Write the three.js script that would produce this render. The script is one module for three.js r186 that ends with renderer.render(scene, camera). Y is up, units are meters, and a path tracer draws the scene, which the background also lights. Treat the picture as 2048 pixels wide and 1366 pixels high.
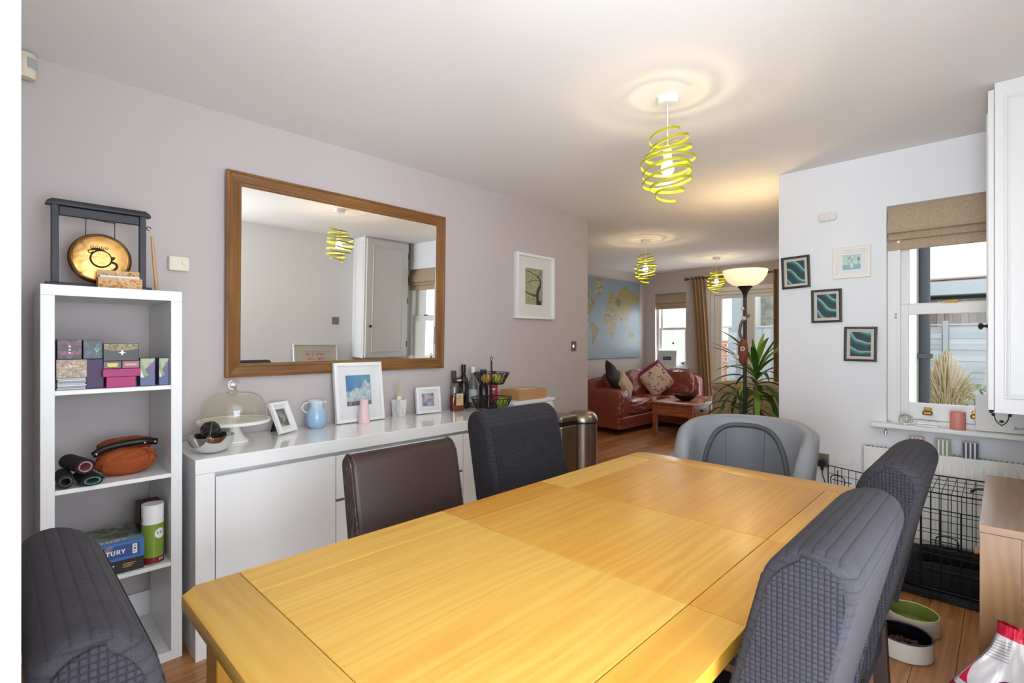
import * as THREE from 'three';
import { RoundedBoxGeometry } from 'three/addons/geometries/RoundedBoxGeometry.js';
import { mergeGeometries, mergeVertices, toCreasedNormals } from 'three/addons/utils/BufferGeometryUtils.js';
import { RectAreaLightUniformsLib } from 'three/addons/lights/RectAreaLightUniformsLib.js';

// ---------------------------------------------------------------- camera, sky, daylight, exposure
// Room axes: a runs along the mirror wall towards the sitting room, b from the camera towards the mirror wall, z is up.
const P = (a, b, z) => new THREE.Vector3(-b, z, -a);
const scene = new THREE.Scene();
const camera = new THREE.PerspectiveCamera(2 * Math.atan(683 / 1010) * 180 / Math.PI, 2048 / 1366, 0.02, 200);
camera.position.copy(P(0, 0, 1.27));
camera.rotation.y = Math.atan2(986, 1010);
const renderer = new THREE.WebGLRenderer();
renderer.toneMapping = THREE.LinearToneMapping;
renderer.toneMappingExposure = 1.12;
renderer.shadowMap.enabled = true;
scene.background = new THREE.Color().setRGB(1.65, 1.7, 1.78);        // even overcast sky
RectAreaLightUniformsLib.init();
function areaLight(name, at, towards, w, h, color, intensity) {
  const l = new THREE.RectAreaLight(color, intensity, w, h);
  l.name = name; l.position.copy(at); l.lookAt(towards); scene.add(l);
  return l;
}
// daylight through the kitchen's glazed garden doors, behind the camera
const daylight = new THREE.Color(0.92, 1.01, 1.12);
areaLight('kitchen_doors_light', P(-2.93, -0.3, 0.95), P(0, -0.3, 0.95), 3.0, 1.8, daylight, 14.5);
areaLight('kitchen_side_doors_light', P(-0.35, -2.24, 0.95), P(-0.35, 0, 0.95), 2.8, 1.8, daylight, 10.5);
// daylight of the sitting-room sash window and french doors
areaLight('sitting_window_light', P(8.04, 3.95, 1.42), P(0, 3.95, 1.42), 0.5, 1.15, daylight, 7);
areaLight('french_doors_light', P(7.76, 2.745, 1.08), P(0, 2.745, 1.08), 0.95, 1.7, daylight, 2.0);

// ---------------------------------------------------------------- helpers
let seed = 20240611;
const rnd = () => { seed = (seed + 0x6d2b79f5) | 0; let t = Math.imul(seed ^ (seed >>> 15), 1 | seed); t = (t + Math.imul(t ^ (t >>> 7), 61 | t)) ^ t; return ((t ^ (t >>> 14)) >>> 0) / 4294967296; };
const rr = (lo, hi) => lo + (hi - lo) * rnd();
const PI = Math.PI, V = (x, y, z) => new THREE.Vector3(x, y, z), clamp = (x, l = 0, h = 1) => Math.min(h, Math.max(l, x)), mix = (a, b, t) => a + (b - a) * t;
const smooth = (a, b, x) => { const t = clamp((x - a) / (b - a)); return t * t * (3 - 2 * t); };
const used = new Map();
function numbered(name) { const n = used.get(name) ?? 0; used.set(name, n + 1); return n ? name + '_' + String(n).padStart(3, '0') : name; }
function obj(name, geo, mat, parent = scene) {
  const g = Array.isArray(geo) ? merge(geo) : geo;
  const m = new THREE.Mesh(g, mat); m.castShadow = m.receiveShadow = true;
  m.name = parent === scene ? numbered(name) : name; parent.add(m); return m;
}
function tag(o, label, category, group) { o.userData.label = label; o.userData.category = category; if (group) o.userData.group = group; return o; }
function thing(name, label, category, at, turn = 0, group) {
  const g = new THREE.Group(); g.name = numbered(name); scene.add(g);
  g.position.copy(P(...at)); g.rotation.y = turn; return tag(g, label, category, group);
}
function struct(name) { const g = new THREE.Group(); g.name = numbered(name); g.userData.kind = 'structure'; scene.add(g); return g; }
function structMesh(name, geo, mat) { const m = obj(name, geo, mat); m.userData.kind = 'structure'; return m; }
function merge(list) {
  return mergeGeometries(list.map((g) => {
    const n = g.index ? g.toNonIndexed() : g.clone();
    for (const k of Object.keys(n.attributes)) if (!['position', 'normal', 'uv'].includes(k)) n.deleteAttribute(k);
    if (!n.attributes.uv) n.setAttribute('uv', new THREE.BufferAttribute(new Float32Array(n.attributes.position.count * 2), 2));
    return n;
  }));
}
// local boxes: centre, optional rounding
const box = (w, h, d, x = 0, y = 0, z = 0, r = 0) => (r ? new RoundedBoxGeometry(w, h, d, 2, Math.min(r, w / 2.01, h / 2.01, d / 2.01)) : new THREE.BoxGeometry(w, h, d)).translate(x, y, z);
// box given by its room coordinates
const rbox = (a0, a1, b0, b1, z0, z1, r = 0) => box(Math.abs(b1 - b0), z1 - z0, Math.abs(a1 - a0), -(b0 + b1) / 2, (z0 + z1) / 2, -(a0 + a1) / 2, r);
const cyl = (rt, rb, h, x = 0, y = 0, z = 0, n = 24) => new THREE.CylinderGeometry(rt, rb, h, n).translate(x, y + h / 2, z);
const ball = (r, x = 0, y = 0, z = 0, n = 16) => new THREE.SphereGeometry(r, n, Math.max(6, n * 0.7 | 0)).translate(x, y, z);
const lathe = (pts, n = 40) => smoothed(new THREE.LatheGeometry(pts.map(([x, y]) => new THREE.Vector2(x, y)), n), 0.7);
const tube = (pts, r, n = 24, m = 8, closed = false) => new THREE.TubeGeometry(new THREE.CatmullRomCurve3(pts, closed, 'centripetal'), n, r, m, closed);
const bar = (p, q, r, n = 6) => { const d = q.clone().sub(p), g = new THREE.CylinderGeometry(r, r, d.length(), n); g.applyQuaternion(new THREE.Quaternion().setFromUnitVectors(V(0, 1, 0), d.normalize())); return g.translate((p.x + q.x) / 2, (p.y + q.y) / 2, (p.z + q.z) / 2); };
const smoothed = (g, angle = 0.6) => toCreasedNormals(g.index ? g.toNonIndexed() : g, angle);
// box mapping in metres, per face
function metric(geo, { swap = false, ox = 0, oy = 0, scale = 1 } = {}) {
  const g = geo.index ? geo.toNonIndexed() : geo, p = g.attributes.position, uv = new Float32Array(p.count * 2), A = V(0, 0, 0), B = V(0, 0, 0), C = V(0, 0, 0), n = V(0, 0, 0);
  for (let i = 0; i < p.count; i += 3) {
    A.fromBufferAttribute(p, i); B.fromBufferAttribute(p, i + 1); C.fromBufferAttribute(p, i + 2);
    n.copy(B).sub(A).cross(C.clone().sub(A)); const x = Math.abs(n.x), y = Math.abs(n.y), z = Math.abs(n.z);
    [A, B, C].forEach((q, k) => {
      let u, v;
      if (y >= x && y >= z) [u, v] = [q.x, q.z]; else if (x >= z) [u, v] = [q.z, q.y]; else [u, v] = [q.x, q.y];
      if (swap) [u, v] = [v, u];
      uv[(i + k) * 2] = u * scale + ox; uv[(i + k) * 2 + 1] = v * scale + oy;
    });
  }
  g.setAttribute('uv', new THREE.BufferAttribute(uv, 2)); return g;
}
// flat outline pushed out along z, with bevel
function extrude(shape, depth, bevel = 0, seg = 2, curve = 12) {
  const g = new THREE.ExtrudeGeometry(shape, { depth: depth - 2 * bevel, bevelEnabled: bevel > 0, bevelSize: bevel, bevelThickness: bevel, bevelOffset: -bevel, bevelSegments: seg, curveSegments: curve });
  return smoothed(g.translate(0, 0, -depth / 2 + bevel), 0.55);
}
// side outline given as (z, y), pushed out along x
const profileX = (shape, width, bevel = 0, seg = 2, curve = 12) => extrude(shape, width, bevel, seg, curve).rotateY(-PI / 2);
function rectShape(w, h, r = 0, cx = 0, cy = 0) {
  const s = new THREE.Shape(), x = cx - w / 2, y = cy - h / 2;
  if (!r) { s.moveTo(x, y); s.lineTo(x + w, y); s.lineTo(x + w, y + h); s.lineTo(x, y + h); s.closePath(); return s; }
  s.moveTo(x + r, y); s.lineTo(x + w - r, y); s.quadraticCurveTo(x + w, y, x + w, y + r); s.lineTo(x + w, y + h - r); s.quadraticCurveTo(x + w, y + h, x + w - r, y + h);
  s.lineTo(x + r, y + h); s.quadraticCurveTo(x, y + h, x, y + h - r); s.lineTo(x, y + r); s.quadraticCurveTo(x, y, x + r, y); return s;
}
function polyShape(pts) { const s = new THREE.Shape(); pts.forEach(([x, y], i) => (i ? s.lineTo(x, y) : s.moveTo(x, y))); s.closePath(); return s; }
// soft stuffed box: rounded, bulging, wrinkled
function stuffed(w, h, d, { round = 4, bulge = 0.12, wrinkle = 0.006, freq = 9, n = 18, off = 0 } = {}) {
  let g = mergeVertices(new THREE.BoxGeometry(2, 2, 2, n, n, n).deleteAttribute('normal').deleteAttribute('uv'));
  const p = g.attributes.position;
  for (let i = 0; i < p.count; i++) {
    let x = p.getX(i), y = p.getY(i), z = p.getZ(i);
    const k = Math.pow(Math.pow(Math.abs(x), round) + Math.pow(Math.abs(y), round) + Math.pow(Math.abs(z), round), -1 / round), m = Math.max(Math.abs(x), Math.abs(y), Math.abs(z));
    x *= k * m; y *= k * m; z *= k * m;
    const q = 1 + bulge * (1 - x * x) * (1 - z * z);
    const wv = wrinkle * (noise3(x * freq * 0.4 + off, y * freq * 0.4, z * freq * 0.4 + off) + 0.5 * noise3(x * freq + off, y * freq, z * freq));
    p.setXYZ(i, x * w / 2 + wv, y * q * h / 2 + wv, z * d / 2 + wv);
  }
  g.computeVertexNormals(); return metric(g);
}
// throw pillow standing in the xy plane
function pillow(w, h, t, n = 22, off = 0) {
  const parts = [];
  for (const side of [1, -1]) {
    const g = new THREE.PlaneGeometry(2, 2, n, n), p = g.attributes.position;
    for (let i = 0; i < p.count; i++) {
      const x = p.getX(i), y = p.getY(i), f = Math.pow(Math.max(0, (1 - x ** 4) * (1 - y ** 4)), 0.55);
      const pin = 1 - 0.09 * (1 - Math.abs(x * y)) * (x * x * y * y < 2 ? 1 : 0) * (Math.max(Math.abs(x), Math.abs(y)) ** 3);
      p.setXYZ(i, x * w / 2 * pin, y * h / 2 * pin, side * (f * t / 2 + 0.006 * f * noise3(x * 2.5 + off, y * 2.5, side)));
    }
    if (side < 0) { const ix = g.index.array; for (let k = 0; k < ix.length; k += 3) [ix[k], ix[k + 1]] = [ix[k + 1], ix[k]]; }
    g.computeVertexNormals(); parts.push(g);
  }
  return merge(parts);
}
// ---- noise
const HASH = new Float32Array(4096).map(() => rnd());
const hash = (x, y, z = 0) => HASH[((x * 73 ^ y * 311 ^ z * 1303) & 4095) >>> 0];
function noise2(x, y, px = 1 << 20, py = px) {
  const xi = Math.floor(x), yi = Math.floor(y), fx = x - xi, fy = y - yi, u = fx * fx * (3 - 2 * fx), v = fy * fy * (3 - 2 * fy), m = (a, p) => ((a % p) + p) % p;
  const x0 = m(xi, px), x1 = m(xi + 1, px), y0 = m(yi, py), y1 = m(yi + 1, py);
  return mix(mix(hash(x0, y0), hash(x1, y0), u), mix(hash(x0, y1), hash(x1, y1), u), v);
}
function noise3(x, y, z) {
  const zi = Math.floor(z), f = z - zi, u = f * f * (3 - 2 * f);
  return 2 * mix(noise2(x + zi * 17.3, y + zi * 9.7), noise2(x + (zi + 1) * 17.3, y + (zi + 1) * 9.7), u) - 1;
}
const fbm = (x, y, px, py = px) => 0.55 * noise2(x, y, px, py) + 0.28 * noise2(x * 2 + 5, y * 2 + 3, px * 2, py * 2) + 0.17 * noise2(x * 4 + 11, y * 4 + 7, px * 4, py * 4);
// ---- textures
function tex(w, h, fn, srgb = true) {
  const d = new Uint8Array(w * h * 4);
  for (let y = 0; y < h; y++) for (let x = 0; x < w; x++) { const c = fn(x / w, y / h), i = (y * w + x) * 4; d[i] = clamp(c[0], 0, 255); d[i + 1] = clamp(c[1], 0, 255); d[i + 2] = clamp(c[2], 0, 255); d[i + 3] = 255; }
  const t = new THREE.DataTexture(d, w, h); t.wrapS = t.wrapT = THREE.RepeatWrapping; t.magFilter = THREE.LinearFilter; if (srgb) t.colorSpace = THREE.SRGBColorSpace; t.needsUpdate = true; return t;
}
function canvas(w, h, draw) {
  const c = document.createElement('canvas'); c.width = w; c.height = h; draw(c.getContext('2d'), w, h);
  const t = new THREE.CanvasTexture(c); t.colorSpace = THREE.SRGBColorSpace; return t;
}
const rep = (t, x, y = x) => { const c = t.clone(); c.repeat.set(x, y); return c; };
const mat = (color, roughness = 0.6, o = {}) => { const { metal = 0, ...more } = o; return new (['clearcoat', 'transmission', 'sheen', 'ior', 'anisotropy', 'attenuationColor', 'specularIntensity'].some((k) => k in o) ? THREE.MeshPhysicalMaterial : THREE.MeshStandardMaterial)({ color, roughness, metalness: metal, ...more }); };

// grain along u, 1 x 1 m tile
function woodTex(base, dark, { streaks = 90, long = 3, contrast = 1, size = 512, cathedral = 0.5 } = {}) {
  return tex(size, size, (u, v) => {
    const warp = fbm(u * 3, v * 6, 3, 6) * 0.10 * cathedral;
    const f = 0.5 * noise2(u * long, (v + warp) * streaks, long, streaks) + 0.3 * noise2(u * long * 3, (v + warp) * streaks * 0.4, long * 3, Math.round(streaks * 0.4)) + 0.2 * fbm(u * 4, v * 9, 4, 9);
    const pore = noise2(u * 40, v * 256, 40, 256) > 0.86 ? 0.16 : 0, t = clamp((f - 0.32) * 1.6 * contrast + pore);
    return [mix(base[0], dark[0], t), mix(base[1], dark[1], t), mix(base[2], dark[2], t)];
  });
}
const plasterBump = tex(256, 256, (u, v) => { const n = 110 + 90 * fbm(u * 24, v * 24, 24) + 40 * noise2(u * 90, v * 90, 90); return [n, n, n]; }, false);
const fineBump = tex(256, 256, (u, v) => { const n = 255 * noise2(u * 120, v * 120, 120); return [n, n, n]; }, false);
const leatherBump = tex(256, 256, (u, v) => { const n = 255 * (0.5 * noise2(u * 60, v * 60, 60) + 0.5 * fbm(u * 14, v * 14, 14)); return [n, n, n]; }, false);

const wallMat = (c) => mat(c, 0.88, { bumpMap: plasterBump, bumpScale: 0.0006 });
const M = {
  leftWall: wallMat('#bfb6b4'), pictureWall: wallMat('#e6e7e9'), sitWall: wallMat('#c6bdba'), rightWall: wallMat('#eff0f2'), ceiling: wallMat('#efece9'), outside: wallMat('#e9e9e6'),
  white: mat('#e9e9e8', 0.35), whiteGloss: mat('#f4f4f3', 0.1, { clearcoat: 0.6, clearcoatRoughness: 0.04 }), whiteSatin: mat('#e6e6e5', 0.4), paint: mat('#e8e8e6', 0.42),
  black: mat('#151517', 0.45), blackWire: mat('#101012', 0.4, { metal: 0.3 }), chrome: mat('#d6d6d6', 0.08, { metal: 1 }), steel: mat('#b9b4ab', 0.28, { metal: 1 }), brass: mat('#8a6a34', 0.32, { metal: 1 }), bronze: mat('#6d5a3a', 0.35, { metal: 0.9 }),
  glass: mat('#ffffff', 0.0, { transmission: 1, ior: 1.5, specularIntensity: 0.08 }), thinGlass: mat('#fdfdfd', 0.02, { transmission: 1, ior: 1.45 }),
  solidGlass: mat('#fbfbf6', 0.0, { transmission: 1, ior: 1.5, thickness: 0.02 }),
};
// ================================================================ the setting
const H = 2.41;
const walls = (name, boxes, m) => structMesh(name, metric(merge(boxes.map((q) => rbox(...q)))), m);
walls('wall_left', [[-3.1, 3.87, 2.79, 2.95, 0, H]], M.leftWall);
walls('wall_back', [[-0.1, 0.010, 0.5, 2.79, 0, H]], M.leftWall);
walls('wall_right', [[1.2, 3.76, -0.40, -0.24, 0, H]], M.rightWall);
// picture wall with the sash window
walls('wall_front', [[3.76, 4.06, 0.512, 1.11, 0, H], [3.76, 4.06, -0.40, -0.07, 0, H], [3.76, 4.06, -0.07, 0.512, 0, 0.76], [3.76, 4.06, -0.07, 0.512, 2.085, H]], M.pictureWall);
// sitting room
walls('wall_sitting_side', [[4.06, 7.78, 0.72, 1.11, 0, H]], M.sitWall);
walls('wall_recess', [[3.74, 3.87, 2.95, 4.6, 0, H]], M.sitWall);
walls('wall_map_side', [[3.87, 8.1, 4.41, 4.6, 0, H]], M.sitWall);
walls('wall_far', [[7.78, 8.1, 4.224, 4.41, 0, H], [7.78, 8.1, 3.287, 3.678, 0, H], [7.78, 8.1, 0.72, 2.21, 0, H], [7.78, 8.1, 3.678, 4.224, 0, 0.85], [7.78, 8.1, 3.678, 4.224, 2.065, H], [7.78, 8.1, 2.21, 3.287, 2.035, H]], M.sitWall);
walls('wall_house_outside', [[4.061, 8.101, 0.70, 0.719, -0.2, 3.2]], M.outside);
walls('wall_kitchen_rear', [[-3.1, -3.0, -2.3, -1.8, 0, H], [-3.1, -3.0, 1.2, 2.79, 0, H], [-3.1, -3.0, -1.8, 1.2, 2.3, H]], M.rightWall);
walls('wall_kitchen_side', [[-3.1, -1.8, -2.42, -2.3, 0, H], [1.1, 1.2, -2.42, -2.3, 0, H], [-1.8, 1.1, -2.42, -2.3, 2.3, H], [1.2, 1.32, -2.42, -0.40, 0, H]], M.rightWall);
walls('ceiling', [[-3.1, 4.06, -2.42, 2.95, H, H + 0.12], [3.74, 4.06, 2.95, 4.6, H, H + 0.12], [4.06, 8.1, 0.72, 4.6, H, H + 0.12]], M.ceiling);
{ // kitchen garden doors behind the camera
  const g = struct('door_2');
  for (const b of [-1.8, -0.3, 1.2]) obj('door_stile', rbox(-3.08, -3.02, b - 0.045, b + 0.045, 0, 2.3), M.paint, g);
  obj('door_rail', rbox(-3.08, -3.02, -1.755, 1.155, 2.2, 2.3), M.paint, g); obj('door_rail', rbox(-3.08, -3.02, -1.755, 1.155, 0, 0.12), M.paint, g);
  obj('pane', rbox(-3.052, -3.048, -1.755, -0.345, 0.12, 2.2), M.thinGlass, g); obj('pane', rbox(-3.052, -3.048, -0.255, 1.155, 0.12, 2.2), M.thinGlass, g);
}
{
  const g = struct('door_3');
  for (const a of [-1.8, -0.35, 1.1]) obj('door_stile', rbox(a - 0.045, a + 0.045, -2.4, -2.34, 0, 2.3), M.paint, g);
  obj('door_rail', rbox(-1.755, 1.055, -2.4, -2.34, 2.2, 2.3), M.paint, g); obj('door_rail', rbox(-1.755, 1.055, -2.4, -2.34, 0, 0.12), M.paint, g);
  obj('pane', rbox(-1.755, -0.395, -2.372, -2.368, 0.12, 2.2), M.thinGlass, g); obj('pane', rbox(-0.305, 1.055, -2.372, -2.368, 0.12, 2.2), M.thinGlass, g);
}
// ---- floor: oak boards over a dark underlay
{
  const g = struct('floor');
  obj('underlay', [rbox(-3.1, 4.06, -2.42, 2.95, -0.1, -0.014), rbox(4.06, 8.1, 0.72, 4.6, -0.1, -0.014), rbox(3.74, 4.06, 2.95, 4.6, -0.1, -0.014)], mat('#4a2f1a', 0.8), g);
  obj('kitchen_tiles', metric(merge([rbox(-3.0, -0.005, -2.3, 2.79, -0.014, 0), rbox(-0.005, 1.2, -2.3, -0.245, -0.014, 0)])), mat('#dedcd8', 0.5), g);
  const tones = [[[192, 138, 86], [154, 100, 54]], [[202, 150, 98], [164, 110, 62]], [[182, 128, 76], [142, 90, 46]]];
  const floorMats = tones.map(([b, d]) => mat('#ffffff', 0.34, { map: woodTex(b, d, { streaks: 120, long: 2, contrast: 1.1 }) }));
  const shapes = new Map();
  const plank = (len, w, k) => { const key = len.toFixed(3) + w.toFixed(3) + k; if (!shapes.has(key)) shapes.set(key, metric(box(w - 0.0014, 0.0135, len - 0.0014, 0, -0.00675, 0, 0.001), { swap: true, ox: k * 0.31, oy: k * 0.43 })); return shapes.get(key); };
  let k = 0;
  const lay = (a0, a1, b0, b1) => {
    const W = 0.125, L = 0.95;
    for (let b = b0, row = 0; b < b1 - 0.02; b += W, row++) {
      const w = Math.min(W, b1 - b);
      for (let a = a0 - [0, 0.55, 0.25, 0.75][row % 4]; a < a1 - 0.01; a += L) {
        const s = Math.max(a, a0), e = Math.min(a + L, a1); if (e - s < 0.03) continue;
        const m = obj('plank', plank(e - s, w, k % 5), floorMats[Math.floor(rnd() * 3)], g); m.position.copy(P((s + e) / 2, b + w / 2, 0)); k++;
      }
    }
  };
  lay(0, 3.76, -0.24, 2.79); lay(3.76, 7.78, 1.11, 4.41);
}
// ---- skirting boards
const skirt = (name, q) => structMesh(name, rbox(...q, 0.004), M.paint);
skirt('baseboard_left', [0.012, 3.86, 2.774, 2.79, 0.0, 0.145]); skirt('baseboard_front', [3.744, 3.76, -0.24, 1.105, 0, 0.12]); skirt('baseboard_right', [1.21, 3.74, -0.24, -0.224, 0, 0.12]);
skirt('baseboard_map', [3.88, 7.77, 4.394, 4.41, 0, 0.14]); skirt('baseboard_far', [7.764, 7.78, 3.30, 4.39, 0, 0.14]);
// white lining of the opening beside the camera
structMesh('trim_1', rbox(-0.12, 0.0122, 0.462, 0.5, 0, H - 0.001, 0.002), mat('#d2d2cf', 0.45));

// ---- dining-room sash window
const WL = 0.512, WR = -0.07;
{
  const g = struct('window_1');
  const bar4 = (name, b0, b1, z0, z1, a0, a1, st, bt, tp) => [
    obj(name + '_stile', rbox(a0, a1, b0, b0 - st, z0, z1, 0.003), M.paint, g), obj(name + '_stile', rbox(a0, a1, b1, b1 + st, z0, z1, 0.003), M.paint, g),
    obj(name + '_rail', rbox(a0, a1, b0 - st, b1 + st, z0, z0 + bt, 0.003), M.paint, g), obj(name + '_rail', rbox(a0, a1, b0 - st, b1 + st, z1 - tp, z1, 0.003), M.paint, g)];
  bar4('frame', WL, WR, 0.786, 2.085, 3.80, 3.98, 0.052, 0.02, 0.03);
  obj('staff_bead', [rbox(3.797, 3.812, WL - 0.045, WL - 0.062, 0.80, 2.06, 0.004), rbox(3.797, 3.812, WR + 0.045, WR + 0.062, 0.80, 2.06, 0.004)], M.paint, g);
  bar4('lower_sash', WL - 0.053, WR + 0.053, 0.807, 1.492, 3.83, 3.868, 0.044, 0.098, 0.06);
  bar4('upper_sash', WL - 0.053, WR + 0.053, 1.45, 2.052, 3.872, 3.91, 0.044, 0.05, 0.05);
  obj('pane', rbox(3.847, 3.851, WL - 0.096, WR + 0.096, 0.903, 1.434), M.glass, g); obj('pane', rbox(3.889, 3.893, WL - 0.096, WR + 0.096, 1.498, 2.004), M.glass, g);
  obj('window_sill', rbox(3.675, 3.80, 0.58, -0.14, 0.757, 0.785, 0.008), M.paint, g);
  obj('sash_fastener', [rbox(3.835, 3.862, 0.245, 0.195, 1.492, 1.499, 0.002), rbox(3.842, 3.856, 0.262, 0.190, 1.499, 1.508, 0.003)], M.brass, g);
  for (const b of [0.325, 0.115]) obj('sash_lift', [rbox(3.822, 3.83, b + 0.018, b - 0.018, 0.862, 0.882, 0.003), rbox(3.806, 3.83, b + 0.024, b - 0.024, 0.838, 0.862, 0.008)], M.brass, g);
  obj('cord_clip', [ball(0.007, -0.472, 1.435, -3.797, 10), ball(0.007, -0.472, 1.415, -3.797, 10)], M.chrome, g);
}
// ---- sitting-room sash window
{
  const g = struct('window_2'), L = 4.224, R = 3.678;
  const bar4 = (name, b0, b1, z0, z1, a0, a1, st, bt, tp) => { for (const [x, y] of [[b0, b0 - st], [b1 + st, b1]]) obj(name + '_stile', rbox(a0, a1, x, y, z0, z1, 0.002), M.paint, g); obj(name + '_rail', rbox(a0, a1, b0 - st, b1 + st, z0, z0 + bt, 0.002), M.paint, g); obj(name + '_rail', rbox(a0, a1, b0 - st, b1 + st, z1 - tp, z1, 0.002), M.paint, g); };
  bar4('frame', L, R, 0.85, 2.065, 7.86, 8.02, 0.035, 0.02, 0.03);
  bar4('lower_sash', L - 0.036, R + 0.036, 0.871, 1.50, 7.89, 7.925, 0.035, 0.08, 0.04);
  bar4('upper_sash', L - 0.036, R + 0.036, 1.47, 2.035, 7.928, 7.963, 0.035, 0.035, 0.05);
  obj('pane', rbox(7.905, 7.909, L - 0.07, R + 0.07, 0.95, 1.462), M.thinGlass, g); obj('pane', rbox(7.943, 7.947, L - 0.07, R + 0.07, 1.504, 1.988), M.thinGlass, g);
  obj('window_sill', rbox(7.70, 7.86, L + 0.05, R - 0.05, 0.825, 0.85, 0.006), M.paint, g);
  obj('sash_lift', rbox(7.872, 7.889, 3.80, 3.765, 0.90, 0.925, 0.004), M.bronze, g);
}
// ---- french doors
{
  const g = struct('door_1'), L = 3.287, R = 2.21, mid = 2.745;
  for (const [x, y] of [[L, L - 0.055], [R + 0.055, R]]) obj('door_frame_post', rbox(7.80, 7.92, x, y, 0, 2.035, 0.003), M.paint, g);
  obj('door_frame_head', rbox(7.80, 7.92, L - 0.055, R + 0.055, 1.985, 2.035, 0.003), M.paint, g);
  for (const [x, y] of [[L - 0.057, mid + 0.001], [mid - 0.001, R + 0.057]]) {
    for (const [p, q] of [[x, x - 0.098], [y + 0.075, y]]) obj('door_stile', rbox(7.83, 7.875, p, q, 0.01, 1.983, 0.003), M.paint, g);
    obj('door_rail', rbox(7.83, 7.875, x - 0.098, y + 0.075, 1.93, 1.983, 0.003), M.paint, g); obj('door_rail', rbox(7.83, 7.875, x - 0.098, y + 0.075, 0.01, 0.22, 0.003), M.paint, g);
    obj('pane', rbox(7.851, 7.855, x - 0.098, y + 0.075, 0.22, 1.93), M.glass, g);
  }
  obj('architrave', [rbox(7.765, 7.78, L + 0.06, R - 0.06, 2.035, 2.095, 0.003), rbox(7.765, 7.78, L + 0.06, L, 0, 2.035, 0.003)], M.paint, g);
}
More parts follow.
